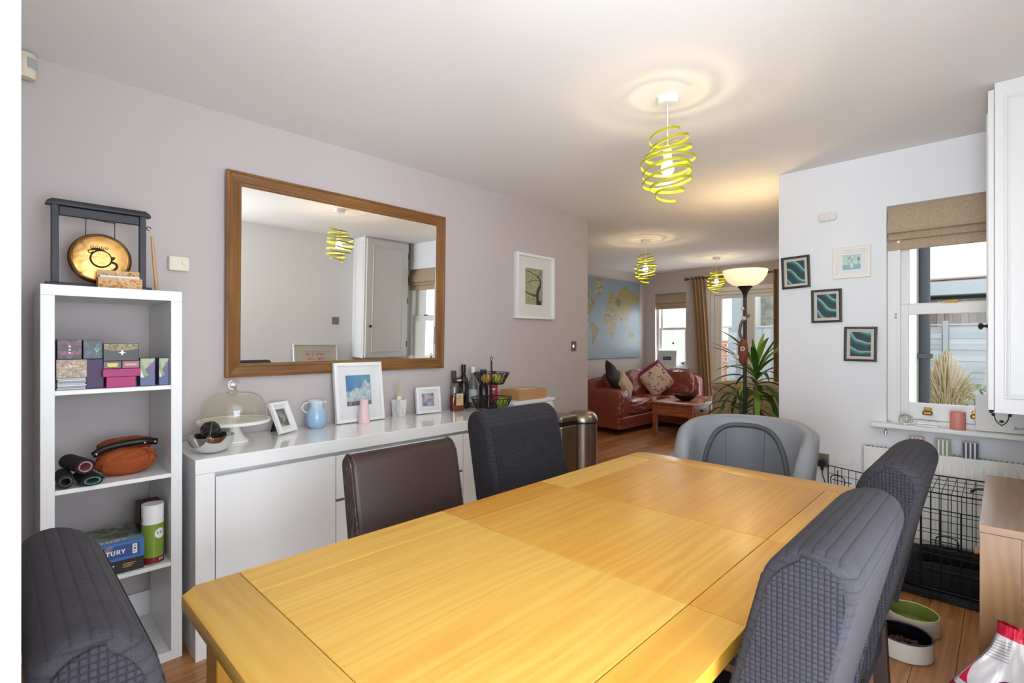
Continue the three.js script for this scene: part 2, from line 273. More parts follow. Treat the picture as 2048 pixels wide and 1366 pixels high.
// ================================================================ garden outside the windows
{
  const soil = structMesh('garden_ground', [rbox(4.07, 45, -15, 0.69, -0.4, -0.15), rbox(8.11, 45, 0.69, 15, -0.4, -0.15)], mat('#d8d6c4', 0.95, { map: rep(tex(256, 256, (u, v) => { const n = fbm(u * 12, v * 12, 12); return [150 + 70 * n, 158 + 60 * n, 120 + 60 * n]; }), 3) }));
  const greys = ['#aab3ba', '#b3bbc2', '#a2abb3'].map((c) => mat(c, 0.8)), browns = ['#9b9088', '#a89d94', '#8f857f'].map((c) => mat(c, 0.85));
  const board = metric(box(1.66, 0.135, 0.016)), vboard = metric(box(0.148, 0.9, 0.018));
  const postGeo = metric(box(0.09, 1.9, 0.09));
  const fence = (label, b, a, n, zt, group) => {
    for (let k = 0; k < n; k++) {
      const t = thing('garden_fence_panel', label, 'fence', [a, b - k * 1.78, -0.15], 0, group);
      for (let j = 0; j < 14; j++) { const m = obj('board', board, greys[(j * 7 + k) % 3], t); m.position.set(0, 0.1 + j * 0.121 + (zt - 1.65), -0.004 * (j % 2)); m.rotation.x = -0.07; }
      const p = obj('post', postGeo, greys[0], t); p.position.set(-0.885, 0.92 + (zt - 1.65), 0);
      obj('capping', box(1.75, 0.03, 0.06, 0, 1.79 + (zt - 1.65), 0), greys[1], t);
    }
  };
  fence('weathered grey garden fence panel with horizontal boards behind the dried grass', 3.6, 14.5, 5, 1.65, 'grey fence panels across the back of the garden');
  // timber-clad outbuilding with pale flat-roof fascia
  const s = thing('garden_shed', 'timber clad outbuilding with pale blue grey flat roof fascia behind the fence', 'shed', [17.2, 0.6, -0.15]);
  for (let j = 0; j < 30; j++) { const m = obj('cladding_board', vboard, browns[(j * 5) % 3], s); m.position.set(-2.3 + j * 0.155, 2.05, 0.01 * (j % 2)); }
  obj('wall_body', box(4.9, 2.5, 1.6, 0, 1.25, -0.85), browns[2], s); obj('fascia', box(5.3, 0.33, 2.2, 0, 2.767, -0.75, 0.01), mat('#b9c4ca', 0.7), s);
  // tiled house roof beyond
  const r = thing('garden_house', 'distant house with grey tiled pitched roof above the outbuilding', 'house', [34, 3.2, -0.15]);
  obj('wall_body', box(6.0, 3.6, 5, -0.6, 1.8, -3), mat('#b8aca4', 0.9), r);
  for (let j = 0; j < 9; j++) obj('tile_course', box(6.2, 0.06, 0.34, -0.6, 3.66 + j * 0.148, -0.45 - j * 0.279), browns[j % 3], r);
  obj('roof_slope', polyRoof(6.2), mat('#a39a96', 0.9), r);
  function polyRoof(w) { return profileX(polyShape([[-0.4, 3.6], [-3, 4.98], [-5.6, 3.6]]), w).translate(-0.6, 0, 0); }
  // black downpipe on the white house corner
  const d = thing('garden_downpipe', 'dark plastic rainwater downpipe on the white outside wall', 'pipe', [7.2, 0.64, -0.14]);
  obj('pipe', cyl(0.052, 0.052, 3.3, 0, 0, 0, 16), mat('#3e434c', 0.5), d); obj('bracket', box(0.14, 0.05, 0.12, 0, 1.25, 0), mat('#4a4f58', 0.5), d);
  obj('bracket', box(0.14, 0.05, 0.12, 0, 2.7, 0), mat('#4a4f58', 0.5), d);
  // dried pampas tussock
  const tuft = (name, label, at, rad, h, cols, n, spread) => {
    const t = thing(name, label, 'plant', at), geos = [[], []];
    for (let i = 0; i < n; i++) {
      const an = rr(0, 2 * PI), q = rr(0, 1), L = h * rr(0.55, 1), rx = Math.cos(an) * rad * q * 0.4, rz = Math.sin(an) * rad * q * 0.4, ex = Math.cos(an) * rad * q * spread, ez = Math.sin(an) * rad * q * spread;
      geos[i % 2].push(tube([V(rx, 0, rz), V(mix(rx, ex, 0.4), L * 0.7, mix(rz, ez, 0.4)), V(ex, L * (1 - 0.25 * q), ez)], 0.007, 4, 3));
    }
    geos.forEach((g, k) => { const m = obj('blades', g, mat(cols[k], 0.9), t); m.userData.kind = 'stuff'; });
  };
  tuft('garden_pampas_tussock', 'tall straw coloured dried grass tussock in front of the fence', [9.8, 0.63, -0.15], 0.34, 1.32, ['#d9cdb0', '#c9b994'], 700, 1.0);
  // low green ground cover
  for (const [a, b, rad, h, n] of [[11.2, 0.35, 0.5, 0.75, 300], [12.4, -0.45, 0.6, 0.45, 260], [9.78, 0.0, 0.28, 0.28, 200]]) {
    const t = thing('garden_low_shrub', h > 0.5 ? 'taller green ivy shrub against the foot of the fence' : h > 0.3 ? 'mid sized green shrub at the foot of the grey fence' : 'lowest green ground cover shrub in front of the grass tussock', 'plant', [a, b, -0.15]), gs = [];
    for (let i = 0; i < n; i++) { const g = new THREE.CircleGeometry(rr(0.03, 0.06), 5); g.rotateX(rr(-1.6, 0.4)).rotateY(rr(0, 6.28)); const an = rr(0, 6.28), q = Math.sqrt(rnd()); gs.push(g.translate(Math.cos(an) * rad * q, h * (1 - q * q * 0.7) * rr(0.25, 1), Math.sin(an) * rad * q)); }
    const m = obj('foliage', gs, mat(['#7f8f63', '#8c9a70', '#98a67c'][h > 0.5 ? 0 : h > 0.3 ? 1 : 2], 0.8), t); m.userData.kind = 'stuff';
  }
  const e = obj('garden_sleeper', rbox(8.7, 8.85, -2.5, 0.62, -0.15, 0.0, 0.01), mat('#c8bda6', 0.85)); tag(e, 'pale timber sleeper edging the planting bed', 'edging');
  // through the french doors
  const w = thing('garden_neighbour_wall', 'white rendered neighbour building seen through the left glass door', 'building', [13, 6.2, -0.15]);
  obj('wall_body', box(2.6, 3.3, 2, 0, 1.65, -1), M.outside, w); obj('roof_edge', box(2.9, 0.22, 2.4, 0, 3.4, -1), mat('#aeb6bd', 0.7), w);
  const gp = obj('garden_grey_post', rbox(10.0, 10.2, 3.62, 3.8, -0.15, 2.15, 0.01), greys[2]); tag(gp, 'broad grey timber gate post beyond the left glass door', 'post');
  const sp = thing('garden_slat_gate', 'grey slatted timber gate leaning beside the broad post', 'gate', [9.7, 3.735, -0.15]);
  for (let j = 0; j < 14; j++) { const m = obj('slat', box(0.16, 0.1, 0.02, 0, 0.1 + j * 0.112, 0), greys[j % 3], sp); m.rotation.x = -0.12; }
  const bw = thing('garden_brick_wall', 'low terracotta red brick wall beyond the left glass door', 'wall', [10.6, 4.33, -0.15]);
  for (let j = 0; j < 20; j++) for (let i = 0; i < 2; i++) obj('brick', box(0.2, 0.062, 0.1, -0.13 + i * 0.215 + (j % 2) * 0.05, 0.04 + j * 0.072, 0), [mat('#c98f78', 0.85), mat('#d29c86', 0.85)][(i + j) % 2], bw);
  const rf = thing('garden_board_fence', 'grey vertical board fence seen through the right glass door', 'fence', [11.5, 3.75, -0.15]);
  for (let j = 0; j < 16; j++) obj('board', box(0.175, 1.72, 0.02, -0.6 + j * 0.18, 0.86, 0.008 * (j % 2)), greys[j % 3], rf); obj('capping', box(3.1, 0.04, 0.07, 0.75, 1.74, 0), greys[1], rf);
  const sw = thing('garden_stone_wall', 'pale grey stone garage wall with slate roof edge behind board fence', 'wall', [15, 4.4, -0.15]);
  obj('wall_body', box(4, 2.75, 1, 0, 1.37, -0.5), mat('#b7b9b4', 0.9, { map: rep(tex(128, 128, (u, v) => { const n = fbm(u * 14, v * 14, 14); const c = n > 0.5 ? 225 : 175 + 60 * n; return [c, c, c * 0.97]; }), 1) }), sw);
  for (let j = 0; j < 5; j++) obj('slate_course', box(4.4, 0.05, 0.3, 0, 2.78 + j * 0.12, -0.1 - j * 0.24), greys[j % 3], sw);
}
// ================================================================ dining table
{
  const tones = [[[240, 198, 100], [226, 170, 70]], [[232, 182, 78], [214, 150, 50]], [[226, 168, 62], [204, 136, 38]]];
  const oak = tones.map(([b, d]) => mat('#dcd5c6', 0.42, { map: woodTex(b, d, { streaks: 130, long: 2, contrast: 0.8, cathedral: 0.3 }), specularIntensity: 0.5, clearcoat: 0.25, clearcoatRoughness: 0.24 }));
  const a0 = 0.262, a1 = 2.1, b0 = 0.33, b1 = 1.215, T = 0.03, top = 0.76, ca = (a0 + a1) / 2, cb = (b0 + b1) / 2;
  const t = thing('dining_table', 'long varnished oak dining table with panelled top and inset end boards', 'table', [ca, cb, 0]);
  const L = (a, b, z) => [-(b - cb), z, -(a - ca)];
  let k = 0;
  const board = (name, A0, A1, B0, B1, m, swap) => { const [x, y, z] = L((A0 + A1) / 2, (B0 + B1) / 2, top - T / 2); obj(name, metric(box(B1 - B0 - 0.002, T, A1 - A0 - 0.002, x, y, z, 0.0016), { swap, ox: (k += 0.37), oy: k * 1.7 }), oak[m], t); };
  const j0 = 0.377, j1 = 1.985, c0 = 0.44, c1 = 1.09, cuts = [j0, 0.942, 1.395, j1];
  // end boards with clipped corners
  for (const [A0, A1, s] of [[a0, j0, 1], [j1, a1, -1]]) {
    const c = 0.032, far = s > 0 ? A0 : A1, near = s > 0 ? A1 : A0, pts = [[near, b0], [far + s * c, b0], [far, b0 + c], [far, b1 - c], [far + s * c, b1], [near, b1]].map(([a, b]) => [-(b - cb), a - ca]);
    const g = extrude(polyShape(s > 0 ? pts : pts.slice().reverse()), T, 0.003).rotateX(-PI / 2).translate(0, top - T / 2, 0);
    obj('end_board', metric(g, { ox: (k += 0.37), oy: k }), oak[s > 0 ? 0 : 1], t);
  }
  for (let i = 0; i < 3; i++) {
    board('side_board', cuts[i], cuts[i + 1], c1, b1, i === 1 ? 2 : 0, true); board('side_board', cuts[i], cuts[i + 1], b0, c0, i === 1 ? 2 : 1, true);
    board('panel', cuts[i], cuts[i + 1], c0, c1, i, true);
  }
  obj('apron', [box(b1 - b0 - 0.16, 0.085, 0.022, ...L(a0 + 0.09, cb, top - T - 0.0435)), box(b1 - b0 - 0.16, 0.085, 0.022, ...L(a1 - 0.09, cb, top - T - 0.0435)), box(0.022, 0.085, a1 - a0 - 0.2, ...L(ca, b0 + 0.09, top - T - 0.0435)), box(0.022, 0.085, a1 - a0 - 0.2, ...L(ca, b1 - 0.09, top - T - 0.0435))].map((g) => metric(g)), oak[2], t);
  for (const a of [a0 + 0.075, a1 - 0.075]) for (const b of [b0 + 0.08, b1 - 0.08]) obj('leg', metric(box(0.07, top - T - 0.001, 0.07, ...L(a, b, (top - T) / 2), 0.004), { swap: true }), oak[2], t);
}
// ================================================================ chairs
const cell = 0.0075;
const waffleBump = tex(64, 64, (u, v) => { const f = (x) => 1 - Math.pow(Math.abs(((x * 4) % 1) - 0.5) * 2, 5), n = 255 * f(u) * f(v); return [n, n, n]; }, false);
const waffleMap = tex(256, 256, (u, v) => { const f = (x) => Math.pow(Math.abs(((x * 4) % 1) - 0.5) * 2, 4), e = clamp(f(u) + f(v)), n = noise2(u * 90, v * 90, 90) * 26 + fbm(u * 8, v * 8, 8) * 16; return [mix(84, 62, e) + n - 20, mix(82, 59, e) + n - 20, mix(93, 69, e) + n - 18]; });
const ribMap = tex(256, 256, (u, v) => { const e = Math.pow(Math.abs(((u * 6) % 1) - 0.5) * 2, 6) * 0.8, f = Math.pow(Math.abs(((v * 26) % 1) - 0.5) * 2, 3) * 0.3, n = noise2(u * 110, v * 110, 110) * 24 + fbm(u * 7, v * 7, 7) * 18; return [mix(80, 52, clamp(e + f)) + n - 20, mix(76, 48, clamp(e + f)) + n - 20, mix(84, 56, clamp(e + f)) + n - 20]; });
const ribBump = tex(128, 128, (u, v) => { const e = 1 - Math.pow(Math.abs(((u * 6) % 1) - 0.5) * 2, 4), n = 200 * e + 40 * noise2(u * 60, v * 60, 60); return [n, n, n]; }, false);
const R1 = 1 / (4 * cell);
const waffle = mat('#76747c', 0.95, { map: rep(waffleMap, R1), bumpMap: rep(waffleBump, R1), bumpScale: 0.003 });
const ribbed = mat('#8a888d', 0.95, { map: rep(ribMap, 1 / 0.1), bumpMap: rep(ribBump, 1 / 0.1), bumpScale: 0.0016 });
const darkLeg = mat('#2a1a14', 0.45);
// outline of a padded back seen from the side: (z, y)
function backOutline(y0, y1, t0, t1, zBase, lean, n = 14) {
  const pts = [], c = (y) => zBase - Math.tan(lean) * (y - y0), r = t1 / 2, yc = y1 - r;
  pts.push([c(y0) + t0 / 2, y0]);
  for (let i = 0; i <= n; i++) { const f = i / n * PI, q = c(yc) - Math.sin(lean) * Math.sin(f) * r; pts.push([q + Math.cos(f) * r, yc + Math.sin(f) * r]); }
  pts.push([c(y0) - t0 / 2, y0]); return pts;
}
function insetPts(pts, d) { const cx = pts.reduce((s, p) => s + p[0], 0) / pts.length; return pts.map(([z, y], i) => [z + Math.sign(cx - z) * Math.min(d, Math.abs(cx - z)), y - (i > 0 && i < pts.length - 1 ? d : 0)]); }
function chairLegs(t, m, back = 0.2) {
  for (const sx of [-1, 1]) { obj('leg', box(0.036, 0.4, 0.036, sx * 0.185, 0.2, 0.185, 0.004), m, t); obj('leg', profileX(polyShape([[-back - 0.02, 0], [-back + 0.016, 0], [-0.16, 0.4], [-0.2, 0.4]]), 0.036).translate(sx * 0.185, 0, 0), m, t); }
}
function coveredChair(label, at, turn, w = 0.45, th = 0.125) {
  const t = thing('dining_chair', label, 'chair', at, turn, 'slip covered dining chairs round the table');
  obj('seat', metric(smoothed(box(w, 0.11, 0.44, 0, 0.43, 0.02, 0.035), 0.8)), waffle, t);
  obj('skirt', metric(box(w - 0.004, 0.06, 0.425, 0, 0.348, 0.02, 0.01)), waffle, t);
  const o = backOutline(0.46, 0.978, th, th, -0.15, 0.235);
  const b = obj('backrest', metric(profileX(polyShape(o), w, 0.022, 4), { swap: true }), ribbed, t);
  for (const s of [-1, 1]) obj('side_panel', metric(profileX(polyShape(insetPts(o, 0.012)), 0.006, 0.0025, 2).translate(s * (w / 2 + 0.0005), 0, 0)), waffle, b);
  const f = insetPts(o, 0.02); // front face of the cover, waffle knit
  obj('front_panel', metric(frontSheet(o, w - 0.05)), waffle, b);
  chairLegs(t, darkLeg, 0.2);
  return t;
}
function frontSheet(o, w) { // thin knit sheet over the flat front face
  const [p, q] = [o[0], o[1]];
  return profileX(polyShape([[p[0] + 0.002, p[1] + 0.02], [q[0] + 0.002, q[1]], [q[0] - 0.004, q[1]], [p[0] - 0.004, p[1] + 0.02]]), w);
}
coveredChair('charcoal waffle slip covered chair at the table end beside the white bookcase', [0.334, 0.868, 0], PI, 0.44, 0.102);
coveredChair('charcoal slip covered chair across the table from the brown leather chair', [1.02, 0.462, 0], -PI / 2);
coveredChair('charcoal slip covered chair at the table beside the wire dog crate', [1.73, 0.462, 0], -PI / 2);
coveredChair('charcoal slip covered chair with its back to the fruit basket and steel bin', [1.63, 1.31, 0], PI / 2, 0.47);
{
  const hide = mat('#2c1a15', 0.5, { bumpMap: rep(leatherBump, 8), bumpScale: 0.0004 });
  const worn = mat('#ffffff', 0.5, { map: canvas(256, 512, (c, w, h) => { c.fillStyle = '#40302b'; c.fillRect(0, 0, w, h); for (let i = 0; i < 160; i++) { c.strokeStyle = `rgba(${170 + rnd() * 40 | 0},${165 + rnd() * 40 | 0},${165 + rnd() * 40 | 0},${rr(0.2, 0.75)})`; c.lineWidth = rr(0.6, 3); const x = w * (0.55 + 0.28 * (rnd() + rnd() - 1)), y = rr(0, h); c.beginPath(); c.moveTo(x, y); c.lineTo(x + rr(-5, 5), y + rr(4, 40)); c.stroke(); } }) });
  const t = thing('leather_dining_chair', 'dark brown leather dining chair with scuffed side, no cover', 'chair', [1.0, 1.255, 0], PI / 2);
  obj('seat', metric(smoothed(box(0.43, 0.09, 0.43, 0, 0.435, 0.02, 0.03), 0.8)), hide, t);
  const o = backOutline(0.47, 0.905, 0.075, 0.07, -0.17, 0.2);
  const b = obj('backrest', metric(profileX(polyShape(o), 0.425, 0.016, 4)), hide, t);
  const uvp = (g) => { const p = g.attributes.position, uv = g.attributes.uv; for (let i = 0; i < p.count; i++) uv.setXY(i, (p.getZ(i) + 0.36) / 0.26, (p.getY(i) - 0.45) / 0.46); return g; };
  for (const s of [-1, 1]) obj('side_panel', uvp(profileX(polyShape(insetPts(o, 0.006)), 0.004).translate(s * 0.2125, 0, 0)), worn, b);
  obj('seam', [tube(o.slice(1, -1).map(([z, y]) => V(-0.203, y + 0.001, z)), 0.0022, 30, 5), tube(o.slice(1, -1).map(([z, y]) => V(0.203, y + 0.001, z)), 0.0022, 30, 5)], mat('#5a453e', 0.5), b);
  chairLegs(t, darkLeg, 0.2);
}
{ // grey tub chair at the far end of the table
  const hide = mat('#8b8e94', 0.5, { bumpMap: rep(leatherBump, 4), bumpScale: 0.001 }), dark = mat('#4c4e53', 0.55);
  const t = thing('tub_chair', 'grey faux leather tub chair with dark piped inner back at far table end', 'chair', [2.5, 0.9, 0], 0.1);
  const N = 56, S = 14, pos = [], idx = [];
  const plan = (u, off) => { // u in 0..1 round the U, from right arm front to left arm front; returns x, z
    const w = 0.24 + off, arm = 0.16, arc = PI * (0.22 + off), q = u * (2 * arm + arc) - arm;
    if (q < 0) return [w, -q - 0.02 + 0.0]; if (q > arc) return [-w, q - arc - 0.02];
    const f = q / arc * PI; return [w * Math.cos(f), -(0.215 + off) * Math.sin(f) - 0.02];
  };
  const topAt = (u) => 0.885 - 0.11 * Math.pow(Math.abs(u - 0.5) * 2, 3) - 0.16 * Math.pow(clamp((Math.abs(u - 0.5) * 2 - 0.72) / 0.28), 2);
  for (let i = 0; i <= N; i++) for (let j = 0; j <= S; j++) {
    const u = i / N, th = 0.035, top = topAt(u), f = j / S; let off, y;
    if (f < 0.4) { y = mix(0.40, top - th, f / 0.4); off = th; } else if (f > 0.6) { y = mix(top - th, 0.40, (f - 0.6) / 0.4); off = -th; }
    else { const q = (f - 0.4) / 0.2 * PI; y = top - th + Math.sin(q) * th; off = Math.cos(q) * th; }
    const flute = f > 0.6 ? 0.006 * Math.pow(Math.abs(Math.sin(u * PI * 9)), 0.4) : 0, seam = f < 0.4 ? -0.004 * Math.exp(-Math.pow((Math.abs(u - 0.5) - 0.26) * 90, 2)) : 0;
    const lean = 0.10 * (y - 0.4), [x, z] = plan(u, off + lean + flute * -1 + seam);
    pos.push(x, y, z);
  }
  for (let i = 0; i < N; i++) for (let j = 0; j < S; j++) { const p = i * (S + 1) + j; idx.push(p, p + S + 1, p + 1, p + 1, p + S + 1, p + S + 2); }
  const g = new THREE.BufferGeometry(); g.setAttribute('position', new THREE.BufferAttribute(new Float32Array(pos), 3)); g.setIndex(idx); g.computeVertexNormals();
  const sh = obj('shell', metric(g), hide, t); sh.material.side = THREE.DoubleSide;
  const pipe = []; for (let i = 3; i <= 37; i++) { const u = 0.28 + 0.52 * (i - 3) / 34, e = Math.pow(Math.abs((i - 20) / 17), 3.2), y = mix(0.835, 0.50, e), lean = 0.10 * (y - 0.4), [x, z] = plan(u, -0.045 + lean); pipe.push(V(x, y, z)); }
  obj('piping', tube(pipe, 0.013, 80, 8), dark, t);
  { const q = [], ix = [], n = pipe.length, m = 8; for (let i = 0; i < n; i++) for (let j = 0; j <= m; j++) { const u = 0.28 + 0.52 * i / (n - 1), y = mix(0.46, Math.max(0.47, pipe[i].y), j / m), [x, z] = plan(u, -0.046 + 0.1 * (y - 0.4) - 0.003 * Math.pow(Math.abs(Math.sin(u * PI * 12)), 0.5)); q.push(x, y, z); } for (let i = 0; i < n - 1; i++) for (let j = 0; j < m; j++) { const k = i * (m + 1) + j; ix.push(k, k + m + 1, k + 1, k + 1, k + m + 1, k + m + 2); } const pg = new THREE.BufferGeometry(); pg.setAttribute('position', new THREE.BufferAttribute(new Float32Array(q), 3)); pg.setIndex(ix); pg.computeVertexNormals(); obj('inner_pad', metric(pg), mat('#6d7076', 0.55, { side: THREE.DoubleSide }), t); }
  for (const u of [0.45, 0.63]) { const c = []; for (let k = 0; k < 8; k++) { const y = mix(0.5, 0.815, k / 7), [x, z] = plan(u, -0.04 + 0.1 * (y - 0.4)); c.push(V(x, y, z)); } obj('strap', tube(c, 0.01, 20, 6), dark, t); }
  obj('seat', stuffed(0.42, 0.13, 0.46, { bulge: 0.3, wrinkle: 0.002, round: 6 }).translate(0, 0.44, 0.0), hide, t);
  for (const [x, z] of [[-0.2, 0.17], [0.2, 0.17], [-0.19, -0.18], [0.19, -0.18]]) obj('leg', cyl(0.016, 0.011, 0.4, x, 0, z, 12), M.black, t);
}
// ================================================================ white open bookcase
const BK = { a0: 0.109, a1: 0.529, b0: 2.378, b1: 2.768 };
{
  const w = 0.42, d = 0.39, t = thing('bookcase', 'tall narrow white bookcase with four open compartments', 'bookcase', [0.319, 2.573, 0], PI / 2);
  obj('top_panel', box(w, 0.038, d, 0, 1.451, 0, 0.0015), M.white, t); obj('bottom_panel', box(w, 0.038, d, 0, 0.019, 0, 0.0015), M.white, t);
  for (const s of [-1, 1]) obj('side_panel', box(0.038, 1.394, d, s * 0.191, 0.735, 0, 0.0015), M.white, t);
  for (const z of [0.384, 0.737, 1.088]) obj('shelf', box(0.344, 0.016, d - 0.004, 0, z, 0, 0.001), M.white, t);
}
const SH = [0.038, 0.392, 0.745, 1.096];
// ================================================================ white sideboard
{
  const a0 = 0.553, a1 = 2.52, f = 2.287, t = thing('sideboard', 'long glossy white sideboard with handleless door and drawers', 'sideboard', [(a0 + a1) / 2, (f + 2.772) / 2, 0], PI / 2);
  const w = a1 - a0, d = 2.772 - f, X = (a) => a - (a0 + a1) / 2, zf = d / 2;
  obj('top', box(w, 0.06, d, 0, 0.77, 0, 0.003), M.whiteGloss, t);
  for (const [x0, x1] of [[a0, a0 + 0.07], [a1 - 0.07, a1]]) obj('side_panel', box(x1 - x0 - 0.001, 0.7395, d, X((x0 + x1) / 2), 0.36975, 0, 0.002), M.whiteGloss, t);
  obj('carcass', box(w - 0.142, 0.655, d - 0.05, 0, 0.41, -0.02), M.whiteSatin, t);
  const front = (name, A0, A1, z0, z1) => obj(name, profileX(polyShape([[zf - 0.022, z0], [zf - 0.002, z0], [zf - 0.002, z1 - 0.004], [zf - 0.009, z1], [zf - 0.022, z1]]), A1 - A0 - 0.003).translate(X((A0 + A1) / 2), 0, 0), M.whiteGloss, t);
  front('door', a0 + 0.072, 1.139, 0.07, 0.722); front('door', 1.932, a1 - 0.072, 0.07, 0.722);
  for (const [z0, z1] of [[0.515, 0.722], [0.292, 0.498], [0.07, 0.275]]) front('drawer', 1.14, 1.931, z0, z1);
}
{ // small white unit past the sideboard
  const t = thing('low_white_cabinet', 'narrow white cabinet past the sideboard holding the cardboard parcel', 'cabinet', [2.78, 2.622, 0], PI / 2);
  obj('body', box(0.43, 0.79, 0.28, 0, 0.425, -0.005), M.white, t); obj('top', box(0.45, 0.022, 0.295, 0, 0.831, 0, 0.002), M.white, t); obj('door', box(0.42, 0.75, 0.014, 0, 0.42, 0.143, 0.002), M.white, t); obj('plinth', box(0.42, 0.03, 0.26, 0, 0.015, -0.005), M.white, t);
}
// ================================================================ bins
const brushed = mat('#a59d92', 0.3, { metal: 1, bumpMap: rep(tex(256, 64, (u) => { const n = 255 * noise2(u * 200, 0.5, 200); return [n, n, n]; }, false), 1), bumpScale: 0.0003 });
{
  const t = thing('pedal_bin', 'tall round brushed steel pedal bin with domed lid', 'bin', [3.365, 2.485, 0], PI / 2);
  obj('body', cyl(0.125, 0.125, 0.57, 0, 0.04, 0, 48), brushed, t); obj('base', cyl(0.128, 0.13, 0.04, 0, 0, 0, 40), M.black, t); obj('rim', cyl(0.1265, 0.1265, 0.012, 0, 0.61, 0, 40), M.black, t);
  obj('lid', lathe([[0.128, 0.622], [0.128, 0.64], [0.12, 0.665], [0.1, 0.688], [0.06, 0.703], [0.0001, 0.708]], 48), brushed, t);
  obj('hinge', [box(0.03, 0.035, 0.05, 0.122, 0.63, 0, 0.008)], M.chrome, t); obj('pedal', box(0.06, 0.012, 0.07, 0, 0.02, 0.15, 0.004), M.black, t);
}
{
  const t = thing('square_bin', 'square steel bin with flat lid between the covered chair and round bin', 'bin', [3.125, 2.56, 0]);
  obj('body', box(0.27, 0.60, 0.2, 0, 0.32, 0, 0.02), brushed, t); obj('base', box(0.272, 0.02, 0.202, 0, 0.01, 0, 0.005), M.black, t); obj('lid', box(0.28, 0.055, 0.21, 0, 0.665, 0, 0.02), brushed, t); obj('rim', box(0.272, 0.016, 0.202, 0, 0.63, 0), M.black, t);
}
// ================================================================ oak cabinet and wall cupboard on the right
const paleOak = [[[192, 152, 112], [164, 122, 84]], [[202, 164, 126], [176, 136, 98]]].map(([b, d]) => mat('#c4beb4', 0.27, { map: woodTex(b, d, { streaks: 80, long: 2 }) }));
{
  const t = thing('oak_cabinet', 'pale oak effect cabinet with wooden knob beside the dog crate', 'cabinet', [2.49, -0.085, 0], -PI / 2);
  const w = 0.8, d = 0.285; // local x runs towards the camera, z faces the mirror wall
  obj('top', metric(box(w, 0.024, d, 0, 0.703, 0, 0.002), { swap: false }), paleOak[0], t);
  obj('end_panel', [metric(box(0.018, 0.69, 0.09, w / 2 - 0.012, 0.345, d / 2 - 0.047, 0.001), { swap: true }), metric(box(0.018, 0.69, 0.07, w / 2 - 0.012, 0.345, -d / 2 + 0.037, 0.001), { swap: true, ox: 0.4 })], paleOak[0], t);
  obj('end_panel', metric(box(0.018, 0.69, 0.123, w / 2 - 0.0122, 0.345, -0.0315 + 0.0, 0.001), { swap: true, oy: 0.6 }), paleOak[1], t);
  obj('end_panel', metric(box(0.018, 0.69, d - 0.004, -w / 2 + 0.012, 0.345, 0, 0.001), { swap: true }), paleOak[0], t);
  obj('body', metric(box(w - 0.045, 0.67, d - 0.03, 0, 0.35, -0.01)), paleOak[0], t);
  for (const s of [-1, 1]) obj('door', metric(box(w / 2 - 0.028, 0.64, 0.016, s * (w / 4 - 0.01), 0.35, d / 2 - 0.012, 0.002), { swap: true }), paleOak[1], t);
  obj('knob', [cyl(0.008, 0.01, 0.016, 0, 0, 0, 14), cyl(0.013, 0.011, 0.008, 0, 0.016, 0, 14)].map((g) => g.rotateX(PI / 2).translate(0.03, 0.52, d / 2 - 0.004)), mat('#c08a55', 0.5), t);
}
{
  const t = thing('wall_cupboard', 'white panelled wall cupboard hung up to the ceiling beside the window', 'cupboard', [3.385, -0.092, 0.955], -PI / 2);
  const w = 0.61, d = 0.295, h = H - 0.955 - 0.001;
  obj('body', box(w, h, d - 0.022, 0, h / 2, -0.011, 0.002), M.whiteSatin, t);
  // end panel moulding facing the camera
  const frameX = (x, z0, z1, y0, y1, r) => [box(r, y1 - y0, r, x, (y0 + y1) / 2, z0, r / 3), box(r, y1 - y0, r, x, (y0 + y1) / 2, z1, r / 3), box(r, r, z1 - z0 + r, x, y0, (z0 + z1) / 2, r / 3), box(r, r, z1 - z0 + r, x, y1, (z0 + z1) / 2, r / 3)];
  obj('end_moulding', [...frameX(w / 2, -0.09, 0.09, 0.07, h - 0.07, 0.011), ...frameX(w / 2, -0.078, 0.078, 0.082, h - 0.082, 0.006)], M.whiteSatin, t);
  const dr = obj('door', box(w - 0.03, h - 0.03, 0.02, -0.005, h / 2 - 0.005, d / 2 - 0.011, 0.002), M.whiteSatin, t);
  const fz = d / 2, mould = (x0, x1, y0, y1, r) => [box(r, y1 - y0, r, x0, (y0 + y1) / 2, fz, r / 3), box(r, y1 - y0, r, x1, (y0 + y1) / 2, fz, r / 3), box(x1 - x0 + r, r, r, (x0 + x1) / 2, y0, fz, r / 3), box(x1 - x0 + r, r, r, (x0 + x1) / 2, y1, fz, r / 3)];
  obj('moulding', [...mould(-0.22, 0.2, 0.08, h - 0.1, 0.012), ...mould(-0.205, 0.185, 0.095, h - 0.115, 0.006)], M.whiteSatin, dr);
  obj('knob', lathe([[0.0001, 0], [0.009, 0], [0.006, 0.008], [0.006, 0.014], [0.015, 0.02], [0.016, 0.026], [0.01, 0.032], [0.0001, 0.034]], 20).rotateX(PI / 2).translate(0.235, 0.385, d / 2), mat('#33302e', 0.25, { metal: 0.8 }), dr);
  for (const y of [0.17, 0.72, 1.28]) obj('hinge', cyl(0.006, 0.006, 0.075, -w / 2 + 0.012, y - 0.037, d / 2 + 0.003, 10), mat('#5a5650', 0.4, { metal: 0.8 }), t);
}
